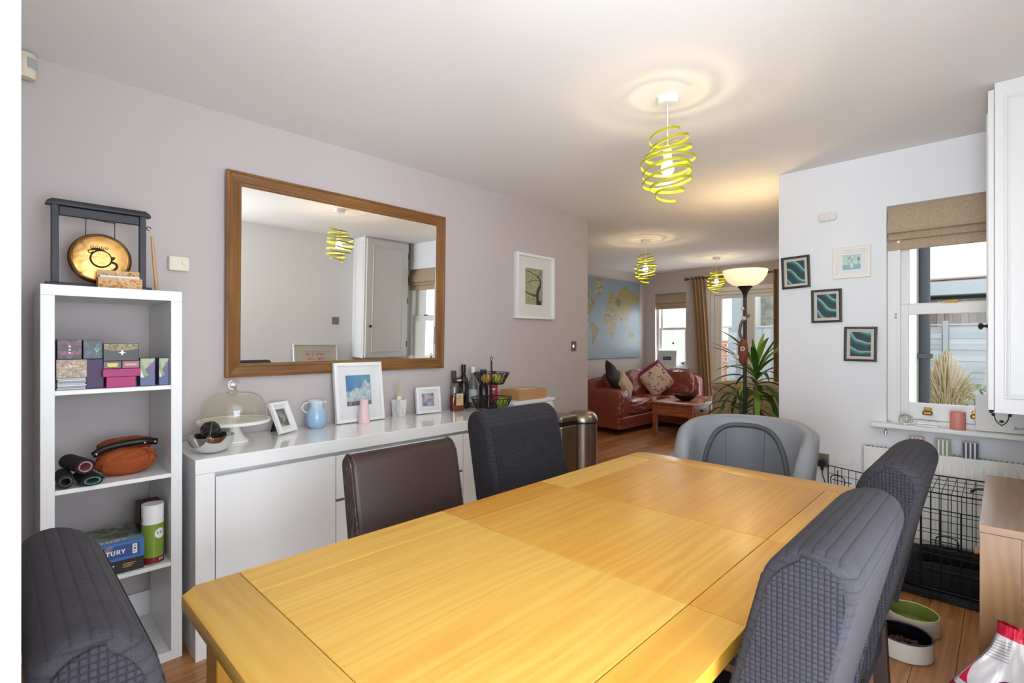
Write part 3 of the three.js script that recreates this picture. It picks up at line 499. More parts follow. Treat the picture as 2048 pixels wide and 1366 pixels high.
// ================================================================ things on the walls
// picture frame: origin at bottom centre of its back, facing +z
function framed(t, w, h, o) {
  const { fw = 0.02, depth = 0.02, fm = M.white, mount = M.white, art, aw, ah, ax = 0, ay = h / 2, bead = 0 } = o;
  const s = rectShape(w, h, 0, 0, h / 2); s.holes.push(rectShape(w - 2 * fw, h - 2 * fw, 0, 0, h / 2));
  obj('frame', extrude(s, depth, Math.min(0.003, depth / 4)).translate(0, 0, depth / 2), fm, t);
  if (bead) { const q = rectShape(w - 2 * fw + 0.006, h - 2 * fw + 0.006, 0, 0, h / 2); q.holes.push(rectShape(w - 2 * fw - 2 * bead, h - 2 * fw - 2 * bead, 0, 0, h / 2)); obj('inner_bead', extrude(q, depth * 0.7, 0.002).translate(0, 0, depth * 0.35), o.bm ?? fm, t); }
  obj('backing', box(w - 2 * fw + 0.004, h - 2 * fw + 0.004, 0.003, 0, h / 2, 0.003), mount, t);
  const q = rectShape(w - 2 * fw, h - 2 * fw, 0, 0, h / 2); q.holes.push(rectShape(aw, ah, 0, ax, ay));
  obj('mount', extrude(q, 0.002).translate(0, 0, depth * 0.4), mount, t);
  obj('print', new THREE.PlaneGeometry(aw + 0.004, ah + 0.004).translate(ax, ay, 0.0058), mat('#ffffff', 0.7, { map: art }), t);
  obj('glazing', box(w - 2 * fw - 0.001, h - 2 * fw - 0.001, 0.0012, 0, h / 2, depth * 0.55), M.thinGlass, t);
}
// ---- big mirror
{
  const oak = mat('#ffffff', 0.42, { map: woodTex([142, 98, 48], [98, 62, 24], { streaks: 60, long: 2, contrast: 1.1 }) });
  const w = 1.357, h = 1.03, t = thing('wall_mirror', 'large mirror in a broad brown moulded wood frame', 'mirror', [1.476, 2.778, 1.09], PI / 2);
  t.rotation.order = 'YXZ'; t.rotation.x = 0.021;
  const prof = [[0, 0], [0, 0.022], [0.012, 0.028], [0.016, 0.024], [0.05, 0.018], [0.056, 0.022], [0.064, 0.020], [0.070, 0.012], [0.070, 0]]; // distance from the outer edge, height off the wall
  const rail = (len) => { // mitred moulding, outer edge at y = 0, running along x
    const pos = [], idx = [], n = prof.length;
    for (const s of [-1, 1]) for (const [d, z] of prof) pos.push(s * (len / 2 - d), d, z);
    for (let i = 0; i < n - 1; i++) idx.push(i, i + n, i + 1, i + 1, i + n, i + n + 1);
    const g = new THREE.BufferGeometry(); g.setAttribute('position', new THREE.BufferAttribute(new Float32Array(pos), 3)); g.setIndex(idx); g.computeVertexNormals(); return smoothed(metric(g), 0.3);
  };
  obj('frame_rail', rail(w), oak, t); obj('frame_rail', rail(w).rotateZ(PI).translate(0, h, 0), oak, t);
  obj('frame_rail', rail(h).rotateZ(-PI / 2).translate(-w / 2, h / 2, 0), oak, t); obj('frame_rail', rail(h).rotateZ(PI / 2).translate(w / 2, h / 2, 0), oak, t);
  oak.side = THREE.DoubleSide;
  obj('mirror_glass', box(w - 0.13, h - 0.13, 0.004, 0, h / 2, 0.008), mat('#fbfcfa', 0.0, { metal: 1 }), t);
}
// ---- tree print
{
  const art = canvas(220, 400, (c, w, h) => {
    c.fillStyle = '#a9ad86'; c.fillRect(0, 0, w, h);
    for (let i = 0; i < 900; i++) { c.fillStyle = ['#8e9a6a', '#bfc39c', '#9aa878', '#7d8a62', '#c7c8a8', '#a8a07a'][rnd() * 6 | 0]; c.globalAlpha = 0.5; c.beginPath(); c.arc(rr(0, w), rr(0, h), rr(2, 9), 0, 7); c.fill(); }
    c.globalAlpha = 1; c.strokeStyle = '#2b2422'; c.lineCap = 'round';
    const br = (pts, l) => { c.lineWidth = l; c.beginPath(); c.moveTo(...pts[0]); c.bezierCurveTo(...pts[1], ...pts[2], ...pts[3]); c.stroke(); };
    br([[175, 400], [165, 300], [150, 280], [195, 190]], 30); br([[195, 190], [215, 130], [200, 110], [165, 80]], 16); br([[165, 80], [140, 60], [120, 70], [60, 30]], 8); br([[178, 95], [185, 60], [205, 50], [212, 20]], 6);
    br([[150, 300], [110, 280], [60, 290], [5, 250]], 12); br([[190, 130], [150, 110], [100, 130], [60, 150]], 6); br([[70, 40], [50, 30], [30, 40], [10, 20]], 4); br([[90, 135], [60, 160], [40, 150], [20, 175]], 3);
    c.fillStyle = '#7a3020'; c.beginPath(); c.ellipse(120, 292, 42, 14, 0.15, 0, 7); c.fill(); c.fillStyle = '#3a3f58'; c.fillRect(150, 350, 62, 50); c.fillStyle = '#2b2422'; c.fillRect(160, 350, 40, 50);
  });
  const t = thing('tree_picture', 'white framed print of a twisting tree on the mauve wall', 'picture', [3.105, 2.79, 1.455], PI / 2);
  framed(t, 0.465, 0.525, { fw: 0.022, depth: 0.045, art, aw: 0.215, ah: 0.295, ax: -0.005, ay: 0.265 });
}
{ const t = thing('light_switch', 'brushed metal light switch near the mauve wall end', 'switch', [3.648, 2.79, 1.185], PI / 2); obj('plate', box(0.086, 0.086, 0.006, 0, 0.043, 0.003, 0.002), M.steel, t); obj('rocker', box(0.014, 0.03, 0.01, 0, 0.043, 0.009, 0.003), M.chrome, t); }
{ const cream = mat('#ded8c4', 0.5), t = thing('thermostat', 'cream square thermostat with round dial right of the gong', 'thermostat', [0.604, 2.79, 1.6], PI / 2); obj('case', box(0.085, 0.07, 0.028, 0, 0.035, 0.014, 0.008), cream, t); obj('dial', cyl(0.013, 0.013, 0.006, 0, 0, 0, 24).rotateX(PI / 2).translate(0.022, 0.042, 0.027), cream, t); }
{ const cream = mat('#d9cfb6', 0.5), t = thing('motion_sensor', 'cream motion sensor in the corner by the ceiling', 'sensor', [0.088, 2.745, 2.298], PI / 2 + 0.5); obj('case', lathe([[0.0001, 0], [0.034, 0.004], [0.042, 0.02], [0.042, 0.085], [0.034, 0.1], [0.0001, 0.102]], 28).scale(0.8, 1, 0.62), cream, t); obj('lens', box(0.034, 0.042, 0.008, 0.004, 0.06, 0.0235, 0.003), mat('#a3a6a8', 0.3), t); }
// ---- world map in the sitting room
{
  const W = 1.93, Hh = 1.23, lon0 = -175, art = canvas(1200, 765, (c, w, h) => {
    c.fillStyle = '#9fb1ba'; c.fillRect(0, 0, w, h);
    for (let i = 0; i < 2600; i++) { c.fillStyle = ['#8fa3ae', '#adbdc4', '#7f95a3', '#b7c4c8'][rnd() * 4 | 0]; c.globalAlpha = 0.35; c.fillRect(rr(0, w), rr(0, h), rr(2, 14), rr(1, 4)); }
    c.globalAlpha = 1;
    const X = (lo) => (lo - lon0) / 360 * w, Y = (la) => { const m = Math.log(Math.tan(PI / 4 + la * PI / 360)); return h * (2.41 - m) / (2.41 + 1.6); };
    const land = (pts, col) => { c.fillStyle = col; c.beginPath(); pts.forEach(([x, y], i) => (i ? c.lineTo(X(x), Y(y)) : c.moveTo(X(x), Y(y)))); c.closePath(); c.fill(); c.save(); c.clip(); for (let i = 0; i < 420; i++) { c.fillStyle = ['#c5ba84', '#8a8a48', '#a89a58', '#7a7444', '#b58c58', '#6f4a36'][rnd() * 6 | 0]; c.globalAlpha = 0.4; const q = pts[rnd() * pts.length | 0]; c.beginPath(); c.ellipse(X(q[0]) + rr(-60, 60), Y(q[1]) + rr(-60, 60), rr(3, 18), rr(2, 10), rr(0, 3), 0, 7); c.fill(); } c.restore(); c.globalAlpha = 1; c.strokeStyle = '#6b7a74'; c.lineWidth = 1; c.stroke(); };
    land([[-168, 66], [-156, 71], [-128, 70], [-110, 68], [-95, 69], [-82, 68], [-80, 62], [-93, 58], [-80, 52], [-77, 62], [-64, 60], [-56, 52], [-66, 45], [-75, 38], [-81, 31], [-80, 25], [-84, 30], [-97, 27], [-97, 19], [-88, 21], [-83, 10], [-79, 8], [-90, 14], [-105, 20], [-115, 31], [-124, 40], [-124, 48], [-135, 58], [-150, 60], [-165, 55]], '#b3a566');
    land([[-45, 60], [-25, 70], [-20, 78], [-40, 79.5], [-60, 78], [-55, 69]], '#d4d2c2');
    land([[-78, 8], [-72, 12], [-60, 9], [-50, 1], [-35, -6], [-39, -16], [-48, -26], [-57, -36], [-65, -43], [-69, -53], [-74, -48], [-71, -30], [-71, -18], [-81, -5]], '#a59a58');
    land([[-17, 15], [-10, 30], [0, 36], [11, 37], [20, 32], [33, 31], [43, 11], [51, 11], [40, -4], [40, -16], [33, -26], [26, -34], [18, -34], [12, -18], [9, 0], [4, 6], [-8, 5]], '#c0a45e');
    const ASIA = [[-9, 37], [-9, 43], [-1, 44], [-4, 48], [8, 54], [10, 57], [5, 60], [15, 69], [28, 71], [45, 67], [60, 69], [70, 73], [100, 77], [115, 74], [140, 73], [165, 70], [180, 69], [185, 66], [170, 60], [162, 56], [157, 52], [155, 60], [140, 58], [140, 50], [130, 43], [127, 37], [121, 40], [122, 31], [115, 23], [108, 20], [107, 11], [100, 13], [103, 2], [97, 16], [90, 22], [80, 13], [77, 8], [72, 20], [60, 25], [56, 20], [45, 13], [35, 30], [36, 36], [27, 37], [23, 37], [13, 45], [16, 39], [3, 42]];
    land(ASIA, '#b3a468');
    land([[115, -22], [122, -17], [131, -12], [137, -14], [142, -11], [146, -19], [153, -27], [150, -37], [141, -38], [131, -32], [116, -35]], '#b9ac6a');
    for (const [x, y, a, b] of [[102, -1, 14, 5], [114, 0, 11, 9], [121, -2, 6, 8], [140, -5, 14, 6], [47, -19, 5, 12], [137, 37, 5, 13], [-3, 54, 5, 10], [-19, 65, 7, 5], [173, -41, 5, 10], [123, 12, 5, 9]]) { c.fillStyle = '#a09a5c'; c.beginPath(); c.ellipse(X(x), Y(y), a, b, 0.4, 0, 7); c.fill(); }
    c.save(); c.beginPath(); ASIA.forEach(([x, y], i) => (i ? c.lineTo(X(x), Y(y)) : c.moveTo(X(x), Y(y)))); c.clip(); c.fillStyle = 'rgba(96,52,40,0.7)'; c.beginPath(); c.ellipse(X(79), Y(23), 22, 15, 0.2, 0, 7); c.fill();
    c.fillStyle = 'rgba(120,124,52,0.8)'; c.beginPath(); c.ellipse(X(62), Y(58), 45, 42, 0, 0, 7); c.fill(); c.fillStyle = 'rgba(182,164,96,0.9)'; c.beginPath(); c.ellipse(X(105), Y(52), 70, 60, 0, 0, 7); c.fill(); c.restore();
    c.strokeStyle = 'rgba(90,110,120,0.35)'; c.lineWidth = 1; for (let i = 0; i <= 12; i++) { c.beginPath(); c.moveTo(w * i / 12, 0); c.lineTo(w * i / 12, h); c.stroke(); } for (let i = 0; i <= 8; i++) { c.beginPath(); c.moveTo(0, h * i / 8); c.lineTo(w, h * i / 8); c.stroke(); }
    c.fillStyle = '#3d4a52'; for (let i = 0; i < 500; i++) c.fillRect(rr(0, w), rr(0, h), rr(2, 9), 1.6);
  });
  const t = thing('world_map', 'large pale blue world map panel on the sitting room wall', 'map', [6.598, 4.407, 1.01], PI / 2);
  obj('board', box(W, Hh, 0.022, 0, Hh / 2, 0.011, 0.002), mat('#48525c', 0.6), t); obj('print', new THREE.PlaneGeometry(W - 0.002, Hh - 0.002).translate(0, Hh / 2, 0.0228), mat('#d4d4d4', 0.45, { map: art }), t);
}
// ---- picture wall
{
  const wave = (s) => canvas(128, 176, (c, w, h) => {
    const g = c.getImageData(0, 0, w, h);
    for (let y = 0; y < h; y++) for (let x = 0; x < w; x++) {
      const u = x / w, v = y / h, q = v * 4.2 - u * 1.5 + 0.5 * Math.sin(u * 3.2 + v * 2 + s) + 0.4 * noise2(u * 3 + s * 9, v * 3 + s * 5), k = Math.pow(0.5 + 0.5 * Math.sin(q * 3.4 + s * 2), 2.5), line = Math.pow(0.5 + 0.5 * Math.sin(q * 3.4 + s * 2 + 0.5), 40), j = (y * w + x) * 4;
      g.data[j] = mix(10, 70, k) + 130 * line; g.data[j + 1] = mix(62, 140, k) + 90 * line; g.data[j + 2] = mix(70, 138, k) + 90 * line; g.data[j + 3] = 255;
    }
    c.putImageData(g, 0, 0);
  });
  const fm = mat('#221a1a', 0.4), mount = mat('#d5cbbb', 0.8), grp = undefined;
  for (const [b, z, tilt, label, s] of [[1.0, 1.626, 0.035, 'dark framed teal wave print, topmost of three, nearest the sitting room', 0.3], [0.823, 1.392, 0.012, 'dark framed teal wave print, middle one of three stepping down', 1.4], [0.643, 1.147, -0.012, 'dark framed teal wave print, lowest of three, nearest the window', 2.6]]) {
    const t = thing('wave_picture', label, 'picture', [3.76, b, z], 0); t.rotation.z = tilt;
    framed(t, 0.17, 0.214, { fw: 0.014, depth: 0.022, fm, mount, art: wave(s), aw: 0.108, ah: 0.152 });
  }
  const t = thing('flower_picture', 'cream framed small picture of blue flowers in a vase', 'picture', [3.76, 0.688, 1.668], 0);
  framed(t, 0.2, 0.195, { fw: 0.02, depth: 0.02, fm: mat('#e6e2d6', 0.5), bead: 0.012, aw: 0.095, ah: 0.092, ay: 0.1, art: canvas(128, 128, (c, w, h) => { c.fillStyle = '#bfdcdb'; c.fillRect(0, 0, w, h); c.fillStyle = '#8fc0c4'; c.fillRect(0, 84, w, 44); for (let i = 0; i < 70; i++) { c.fillStyle = ['#5fa9b0', '#a9c9a0', '#e4efe6', '#6f8f8c', '#cfe0b8'][rnd() * 5 | 0]; c.beginPath(); c.arc(64 + rr(-50, 50), 46 + rr(-34, 34), rr(2, 8), 0, 7); c.fill(); } c.fillStyle = '#d9e6e6'; c.fillRect(52, 74, 24, 38); c.strokeStyle = '#4f8a92'; c.strokeRect(52, 74, 24, 38); }) });
}
{ const wm = mat('#e2dcda', 0.5), t = thing('alarm_plate', 'white oval alarm unit high on the picture wall', 'alarm', [3.76, 0.82, 2.045], 0); obj('case', extrude(rectShape(0.108, 0.056, 0.027, 0, 0.028), 0.022, 0.006, 3).translate(0, 0, 0.011), wm, t); for (const x of [-0.024, 0.024]) obj('grille', new THREE.TorusGeometry(0.016, 0.0022, 8, 28).translate(x, 0.028, 0.022), wm, t); }
{ // sockets
  const br = mat('#a39a88', 0.35, { metal: 0.85 }), t = thing('double_socket', 'brushed metal double wall socket behind the grey tub chair', 'socket', [3.76, 0.886, 0.455], 0);
  obj('plate', box(0.148, 0.088, 0.006, 0, 0.044, 0.003, 0.002), br, t); obj('usb_port', box(0.028, 0.022, 0.005, 0, 0.062, 0.006, 0.001), M.whiteSatin, t); obj('port_slot', box(0.02, 0.012, 0.001, 0, 0.062, 0.0088), mat('#5a4630', 0.5), t);
  const c = thing('charger_plug', 'black square charger plugged into the metal socket', 'plug', [3.751, 0.931, 0.452], 0); obj('body', box(0.05, 0.058, 0.042, 0, 0.029, 0.022, 0.007), M.black, c); obj('cable', tube([V(0, 0.002, 0.03), V(-0.006, -0.02, 0.035), V(-0.03, -0.06, 0.03), V(-0.035, -0.2, 0.012), V(-0.03, -0.43, 0.012)], 0.0022, 24, 6), mat('#6b6b6d', 0.5), c);
  const p = thing('mains_plug', 'black round mains plug beside the charger', 'plug', [3.751, 0.845, 0.462], 0); obj('body', [cyl(0.024, 0.026, 0.034, 0, 0, 0, 20).rotateX(PI / 2).translate(0, 0.024, 0.004), box(0.016, 0.03, 0.014, 0, -0.008, 0.018, 0.004)], M.black, p); obj('cable', tube([V(0, -0.02, 0.018), V(0.002, -0.05, 0.02), V(0.014, -0.09, 0.02), V(0.012, -0.3, 0.014), V(0.01, -0.44, 0.012)], 0.003, 24, 6), M.black, p);
  const s = thing('switched_outlet', 'white square fused outlet by the radiator end', 'socket', [3.76, 0.729, 0.447], 0); obj('plate', box(0.088, 0.088, 0.008, 0, 0.044, 0.004, 0.003), M.white, s); obj('cover', box(0.06, 0.03, 0.008, 0, 0.058, 0.01, 0.003), M.white, s); obj('switch_key', box(0.03, 0.018, 0.006, 0, 0.026, 0.009, 0.002), M.white, s);
  const k = thing('switch_plate', 'square metal light switch on the white wall beside the cupboard', 'switch', [2.86, -0.24, 1.35], -PI / 2); obj('plate', box(0.088, 0.088, 0.006, 0, 0.044, 0.003, 0.002), br, k); obj('rocker', box(0.016, 0.03, 0.008, 0, 0.044, 0.008, 0.003), br, k);
  const hk = thing('chrome_knob', 'tiny chrome knob screwed under the window sill', 'knob', [3.76, 0.512, 0.715], 0); obj('stem', [cyl(0.004, 0.004, 0.018, 0, 0, 0, 10).rotateX(PI / 2).translate(0, 0.014, 0), cyl(0.007, 0.01, 0.02, 0, 0, 0.022, 14), ball(0.007, 0, 0.024, 0.022, 12)], M.chrome, hk);
}
// ---- roman blinds: side outline with soft folds
function romanBlind(label, at, w, drop, m) {
  const t = thing('roman_blind', label, 'blind', at, 0), y = -drop;
  obj('headrail', box(w, 0.03, 0.025, 0, -0.016, 0.012), M.white, t);
  const fold = (z0, y0, y1, out) => profileX(polyShape([[z0, y0], [z0 + 0.004, y0], [z0 + out * 0.7, mix(y0, y1, 0.55)], [z0 + out, mix(y0, y1, 0.88)], [z0 + out * 0.85, y1], [z0 + out * 0.5, y1 - 0.004], [z0, mix(y0, y1, 0.9)]]), w);
  obj('fabric_panel', metric(fold(0.026, 0, y * 0.62, 0.05), { scale: 8 }), m, t); obj('fabric_fold', metric(fold(0.022, y * 0.5, y * 0.78, 0.036), { scale: 8 }), m, t); obj('fabric_fold', metric(fold(0.018, y * 0.62, y, 0.02), { scale: 8 }), m, t);
}
const linen = mat('#ffffff', 0.95, { map: tex(256, 256, (u, v) => { const n = 30 * noise2(u * 120, v * 30, 120, 30) + 30 * noise2(u * 30, v * 120, 30, 120); return [150 + n, 128 + n, 102 + n]; }) });
romanBlind('raised brown linen roman blind in the dining room window', [3.83, 0.221, 2.084], 0.576, 0.262, linen);
romanBlind('raised brown roman blind in the sitting room window', [7.86, 3.951, 2.064], 0.54, 0.25, linen);
// ---- radiator under the dining-room window
{
  const enamel = mat('#ecebe5', 0.4), t = thing('radiator', 'white ribbed panel radiator under the window sill', 'radiator', [3.70, 0.19, 0.12], 0), w = 0.83, h = 0.52;
  obj('front_panel', box(w, h, 0.012, 0, h / 2, 0.03, 0.004), enamel, t); obj('back_panel', box(w, h - 0.02, 0.012, 0, h / 2, -0.03, 0.004), enamel, t);
  const rib = extrude(rectShape(0.0225, h - 0.085, 0.006, 0, 0), 0.014, 0.005, 2).translate(0, h / 2, 0.033);
  for (let i = 0; i < 25; i++) { const m = obj('rib', rib, enamel, t); m.position.x = -w / 2 + 0.031 + i * 0.032; }
  obj('end_cover', [box(0.006, h, 0.07, -w / 2 - 0.002, h / 2, 0), box(0.006, h, 0.07, w / 2 + 0.002, h / 2, 0)], enamel, t);
  obj('top_grille', Array.from({ length: 40 }, (_, i) => box(0.006, 0.006, 0.055, -w / 2 + 0.012 + i * 0.0207, h - 0.004, 0)), mat('#8f8f8c', 0.5), t);
  obj('valve', [cyl(0.012, 0.012, 0.05, -w / 2 + 0.02, -0.03, 0, 12), cyl(0.008, 0.008, 0.09, -w / 2 + 0.02, -0.12, 0, 10), cyl(0.008, 0.008, 0.12, w / 2 - 0.02, -0.12, 0, 10)], M.chrome, t);
}
// ================================================================ lamps
const warm = new THREE.Color(1.0, 0.78, 0.5);
function pendant(label, a, b, power) {
  const lime = pendant.m ??= mat('#a3a016', 0.38), wp = pendant.w ??= mat('#eceae6', 0.4), glow = pendant.g ??= mat('#fff2d0', 0.5, { emissive: new THREE.Color(1, 0.86, 0.58), emissiveIntensity: 9 });
  const t = thing('pendant_lamp', label, 'lamp', [a, b, H - 0.54], 0, 'lime green spiral pendant lamps'); // origin well below the ceiling
  const y = (z) => z - (H - 0.54);
  obj('ceiling_rose', cyl(0.052, 0.046, 0.032, 0, y(H - 0.033), 0, 28), wp, t); obj('flex', cyl(0.003, 0.003, 0.235, 0, y(2.15), 0, 8), wp, t); obj('lamp_holder', [cyl(0.02, 0.02, 0.05, 0, y(2.115), 0, 16), cyl(0.012, 0.02, 0.02, 0, y(2.165), 0, 16)], wp, t);
  // flat metal ribbon wound into a loose egg-shaped coil
  const turns = 7.8, n = 400, pos = [], idx = [], hh = 0.0062, th = 0.0012;
  for (let i = 0; i <= n; i++) {
    const f = i / n, an = f * turns * 2 * PI, r = 0.045 + 0.072 * Math.pow(Math.sin(PI * clamp(f * 0.92 + 0.06)), 0.85) + 0.008 * Math.sin(an * 0.37 + 1), z = y(2.236) - 0.298 * f;
    const tilt = 0.20 * Math.sin(an * 0.13 + 0.6), cx = 0.014 * Math.sin(f * 9), cz = 0.014 * Math.cos(f * 7), yy = z + tilt * r * Math.cos(an + f * 5), c = Math.cos(an), s = Math.sin(an);
    for (const [dr, dy] of [[th, hh], [th, -hh], [-th, -hh], [-th, hh]]) pos.push(cx + c * (r + dr), yy + dy, cz + s * (r + dr));
  }
  for (let i = 0; i < n; i++) for (let k = 0; k < 4; k++) { const p = i * 4 + k, q = i * 4 + (k + 1) % 4; idx.push(p, q, p + 4, q, q + 4, p + 4); }
  const g = new THREE.BufferGeometry(); g.setAttribute('position', new THREE.BufferAttribute(new Float32Array(pos), 3)); g.setIndex(idx); g.computeVertexNormals();
  obj('spiral_shade', smoothed(g, 0.5), lime, t); lime.side = THREE.DoubleSide;
  obj('shade_spider', [bar(V(-0.055, y(2.2), 0), V(0.055, y(2.2), 0), 0.002), bar(V(0, y(2.2), -0.055), V(0, y(2.2), 0.055), 0.002)], lime, t);
  obj('light_bulb', lathe([[0.0001, 0], [0.018, 0.004], [0.028, 0.02], [0.03, 0.034], [0.024, 0.055], [0.014, 0.068]], 20).translate(0, y(2.047), 0), glow, t);
  const l = new THREE.PointLight(warm, power); l.name = 'pendant_light'; l.position.set(0, y(2.08), 0); l.castShadow = true; l.shadow.radius = 1.3; t.add(l);
}
pendant('lime green spiral pendant lamp hanging over the dining table', 2.2, 1.13, 0.32);
pendant('lime green spiral pendant lamp between the world map and coffee table', 5.106, 2.889, 0.42);
pendant('lime green spiral pendant lamp by the french doors and curtain', 6.843, 2.802, 0.42);
{
  const t = thing('floor_lamp', 'black floor lamp with glowing cream bowl shade beside the leafy plant', 'lamp', [4.0, 1.42, 0], 0), bl = mat('#191614', 0.4);
  obj('base', lathe([[0.0001, 0], [0.13, 0], [0.13, 0.012], [0.03, 0.035], [0.013, 0.05]], 36), bl, t); obj('pole', cyl(0.0125, 0.0125, 1.56, 0, 0.045, 0, 16), bl, t); obj('cup', lathe([[0.012, 1.60], [0.016, 1.63], [0.03, 1.66], [0.056, 1.69], [0.053, 1.692], [0.0001, 1.66]], 32), bl, t);
  obj('lamp_shade', lathe([[0.05, 1.691], [0.09, 1.704], [0.125, 1.732], [0.15, 1.772], [0.16, 1.812], [0.157, 1.813], [0.146, 1.774], [0.121, 1.736], [0.088, 1.709], [0.0001, 1.698]], 48), mat('#f0e4c0', 0.5, { emissive: new THREE.Color(1, 0.84, 0.5), emissiveIntensity: 0.62 }), t);
  const l = new THREE.PointLight(warm, 0.4); l.name = 'floor_lamp_light'; l.position.set(0, 1.79, 0); l.castShadow = true; l.shadow.radius = 2; t.add(l);
  // trinkets tied to the pole
  const k = thing('pole_ornaments', 'wooden bird charm with shells tied along the lamp pole', 'ornament', [3.985, 1.425, 1.06], 0);
  obj('wooden_body', stuffed(0.07, 0.2, 0.05, { wrinkle: 0.004, round: 2.4, bulge: 0 }).translate(0.004, 0.13, 0.02), mat('#7a3a22', 0.45), k); obj('shell', [ball(0.02, -0.035, 0.09, 0.03, 12), ball(0.016, -0.055, 0.1, 0.02, 10)], mat('#d9d3cc', 0.4), k); obj('eye_bead', new THREE.TorusGeometry(0.013, 0.005, 8, 20).translate(0.01, 0.155, 0.048), mat('#e2c8b8', 0.4), k);
  obj('twine', tube([V(0.0, 0.22, 0.018), V(-0.02, 0.27, 0.02), V(-0.015, 0.33, 0.02), V(0.0, 0.37, 0.018)], 0.011, 20, 6), mat('#6c645c', 0.9), k); obj('bead', ball(0.017, 0.01, 0.385, 0.02, 12), mat('#d8cbbc', 0.5), k); obj('bead', ball(0.014, -0.002, 0.46, 0.018, 12), mat('#d8cbbc', 0.5), k); obj('brown_bead', ball(0.016, 0.035, 0.405, 0.015, 12), mat('#7b5f52', 0.5), k);
}
// ================================================================ on the bookcase (x runs along the wall, z out of it)
const LW = PI / 2;
{ // gong
  const fr = mat('#22242a', 0.5), t = thing('gong', 'bronze gong with black serpent drawing in a black wooden frame', 'gong', [0.297, 2.6, 1.4702], LW);
  obj('base_beam', box(0.33, 0.026, 0.06, 0, 0.013, 0, 0.003), fr, t); for (const s of [-1, 1]) obj('post', box(0.022, 0.30, 0.03, s * 0.137, 0.176, 0, 0.002), fr, t);
  obj('cross_beam', box(0.25, 0.034, 0.022, 0, 0.303, 0, 0.002), fr, t); obj('top_beam', extrude(polyShape([[-0.165, 0.322], [-0.16, 0.334], [-0.145, 0.344], [0.145, 0.344], [0.16, 0.334], [0.165, 0.322]]), 0.05, 0.003), fr, t);
  const disc = mat('#b58c52', 0.34, { metal: 1, bumpMap: rep(tex(128, 128, (u, v) => { const n = 255 * fbm(u * 10, v * 10, 10); return [n, n, n]; }, false), 1), bumpScale: 0.002 });
  const gd = obj('gong_disc', lathe([[0.0001, 0.012], [0.03, 0.011], [0.036, 0.004], [0.085, 0.004], [0.096, 0.0], [0.099, -0.004], [0.099, -0.02], [0.096, -0.02], [0.094, -0.004], [0.0001, -0.002]], 56).rotateX(PI / 2).translate(0, 0.13, 0.008), disc, t);
  obj('rim', new THREE.TorusGeometry(0.0985, 0.003, 8, 56).translate(0, 0.13, 0.0), mat('#4b2c1c', 0.5, { metal: 0.5 }), gd);
  const ink = mat('#17140f', 0.6);
  obj('serpent_drawing', [tube([V(-0.03, 0.165, 0.0135), V(-0.008, 0.168, 0.0135), V(0.012, 0.158, 0.0135), V(0.012, 0.144, 0.0135), V(0.004, 0.138, 0.0135), V(0.02, 0.132, 0.0135), V(0.042, 0.138, 0.0125), V(0.03, 0.124, 0.0125), V(0.048, 0.113, 0.012), V(0.05, 0.1, 0.012), V(0.035, 0.085, 0.012), V(0.01, 0.083, 0.012)], 0.0048, 90, 6), ...Array.from({ length: 9 }, (_, i) => bar(V(-0.03 + i * 0.006, 0.168, 0.0135), V(-0.032 + i * 0.007, 0.178 + 0.003 * (i % 2), 0.0135), 0.0012, 5)), tube([V(-0.03, 0.165, 0.0135), V(-0.04, 0.158, 0.0135), V(-0.034, 0.15, 0.0135), V(-0.026, 0.156, 0.0135)], 0.0018, 20, 5), tube([V(-0.015, 0.163, 0.0135), V(-0.02, 0.15, 0.0135), V(-0.012, 0.142, 0.0135)], 0.0018, 16, 5)], ink, gd);
  obj('cord', [bar(V(-0.045, 0.292, 0.003), V(-0.046, 0.215, -0.006), 0.0016), bar(V(0.045, 0.292, 0.003), V(0.046, 0.215, -0.006), 0.0016), bar(V(-0.045, 0.285, 0.012), V(0.045, 0.278, 0.012), 0.0016)], mat('#3a2c22', 0.8), t);
  obj('hook', new THREE.TorusGeometry(0.0075, 0.0018, 8, 20, 5.2).translate(0.16, 0.278, 0), M.black, t);
}
{ const t = thing('gong_mallet', 'pale wooden gong mallet leaning on the gong frame', 'mallet', [0.486, 2.6, 1.4702], LW); t.rotation.z = 0.075; obj('stick', cyl(0.0055, 0.0075, 0.235, 0, 0.012, 0, 12), mat('#c49a6a', 0.5), t); obj('head', lathe([[0.0001, 0], [0.016, 0.001], [0.018, 0.01], [0.012, 0.02], [0.0001, 0.022]], 20), mat('#cfc8b4', 0.9), t); }
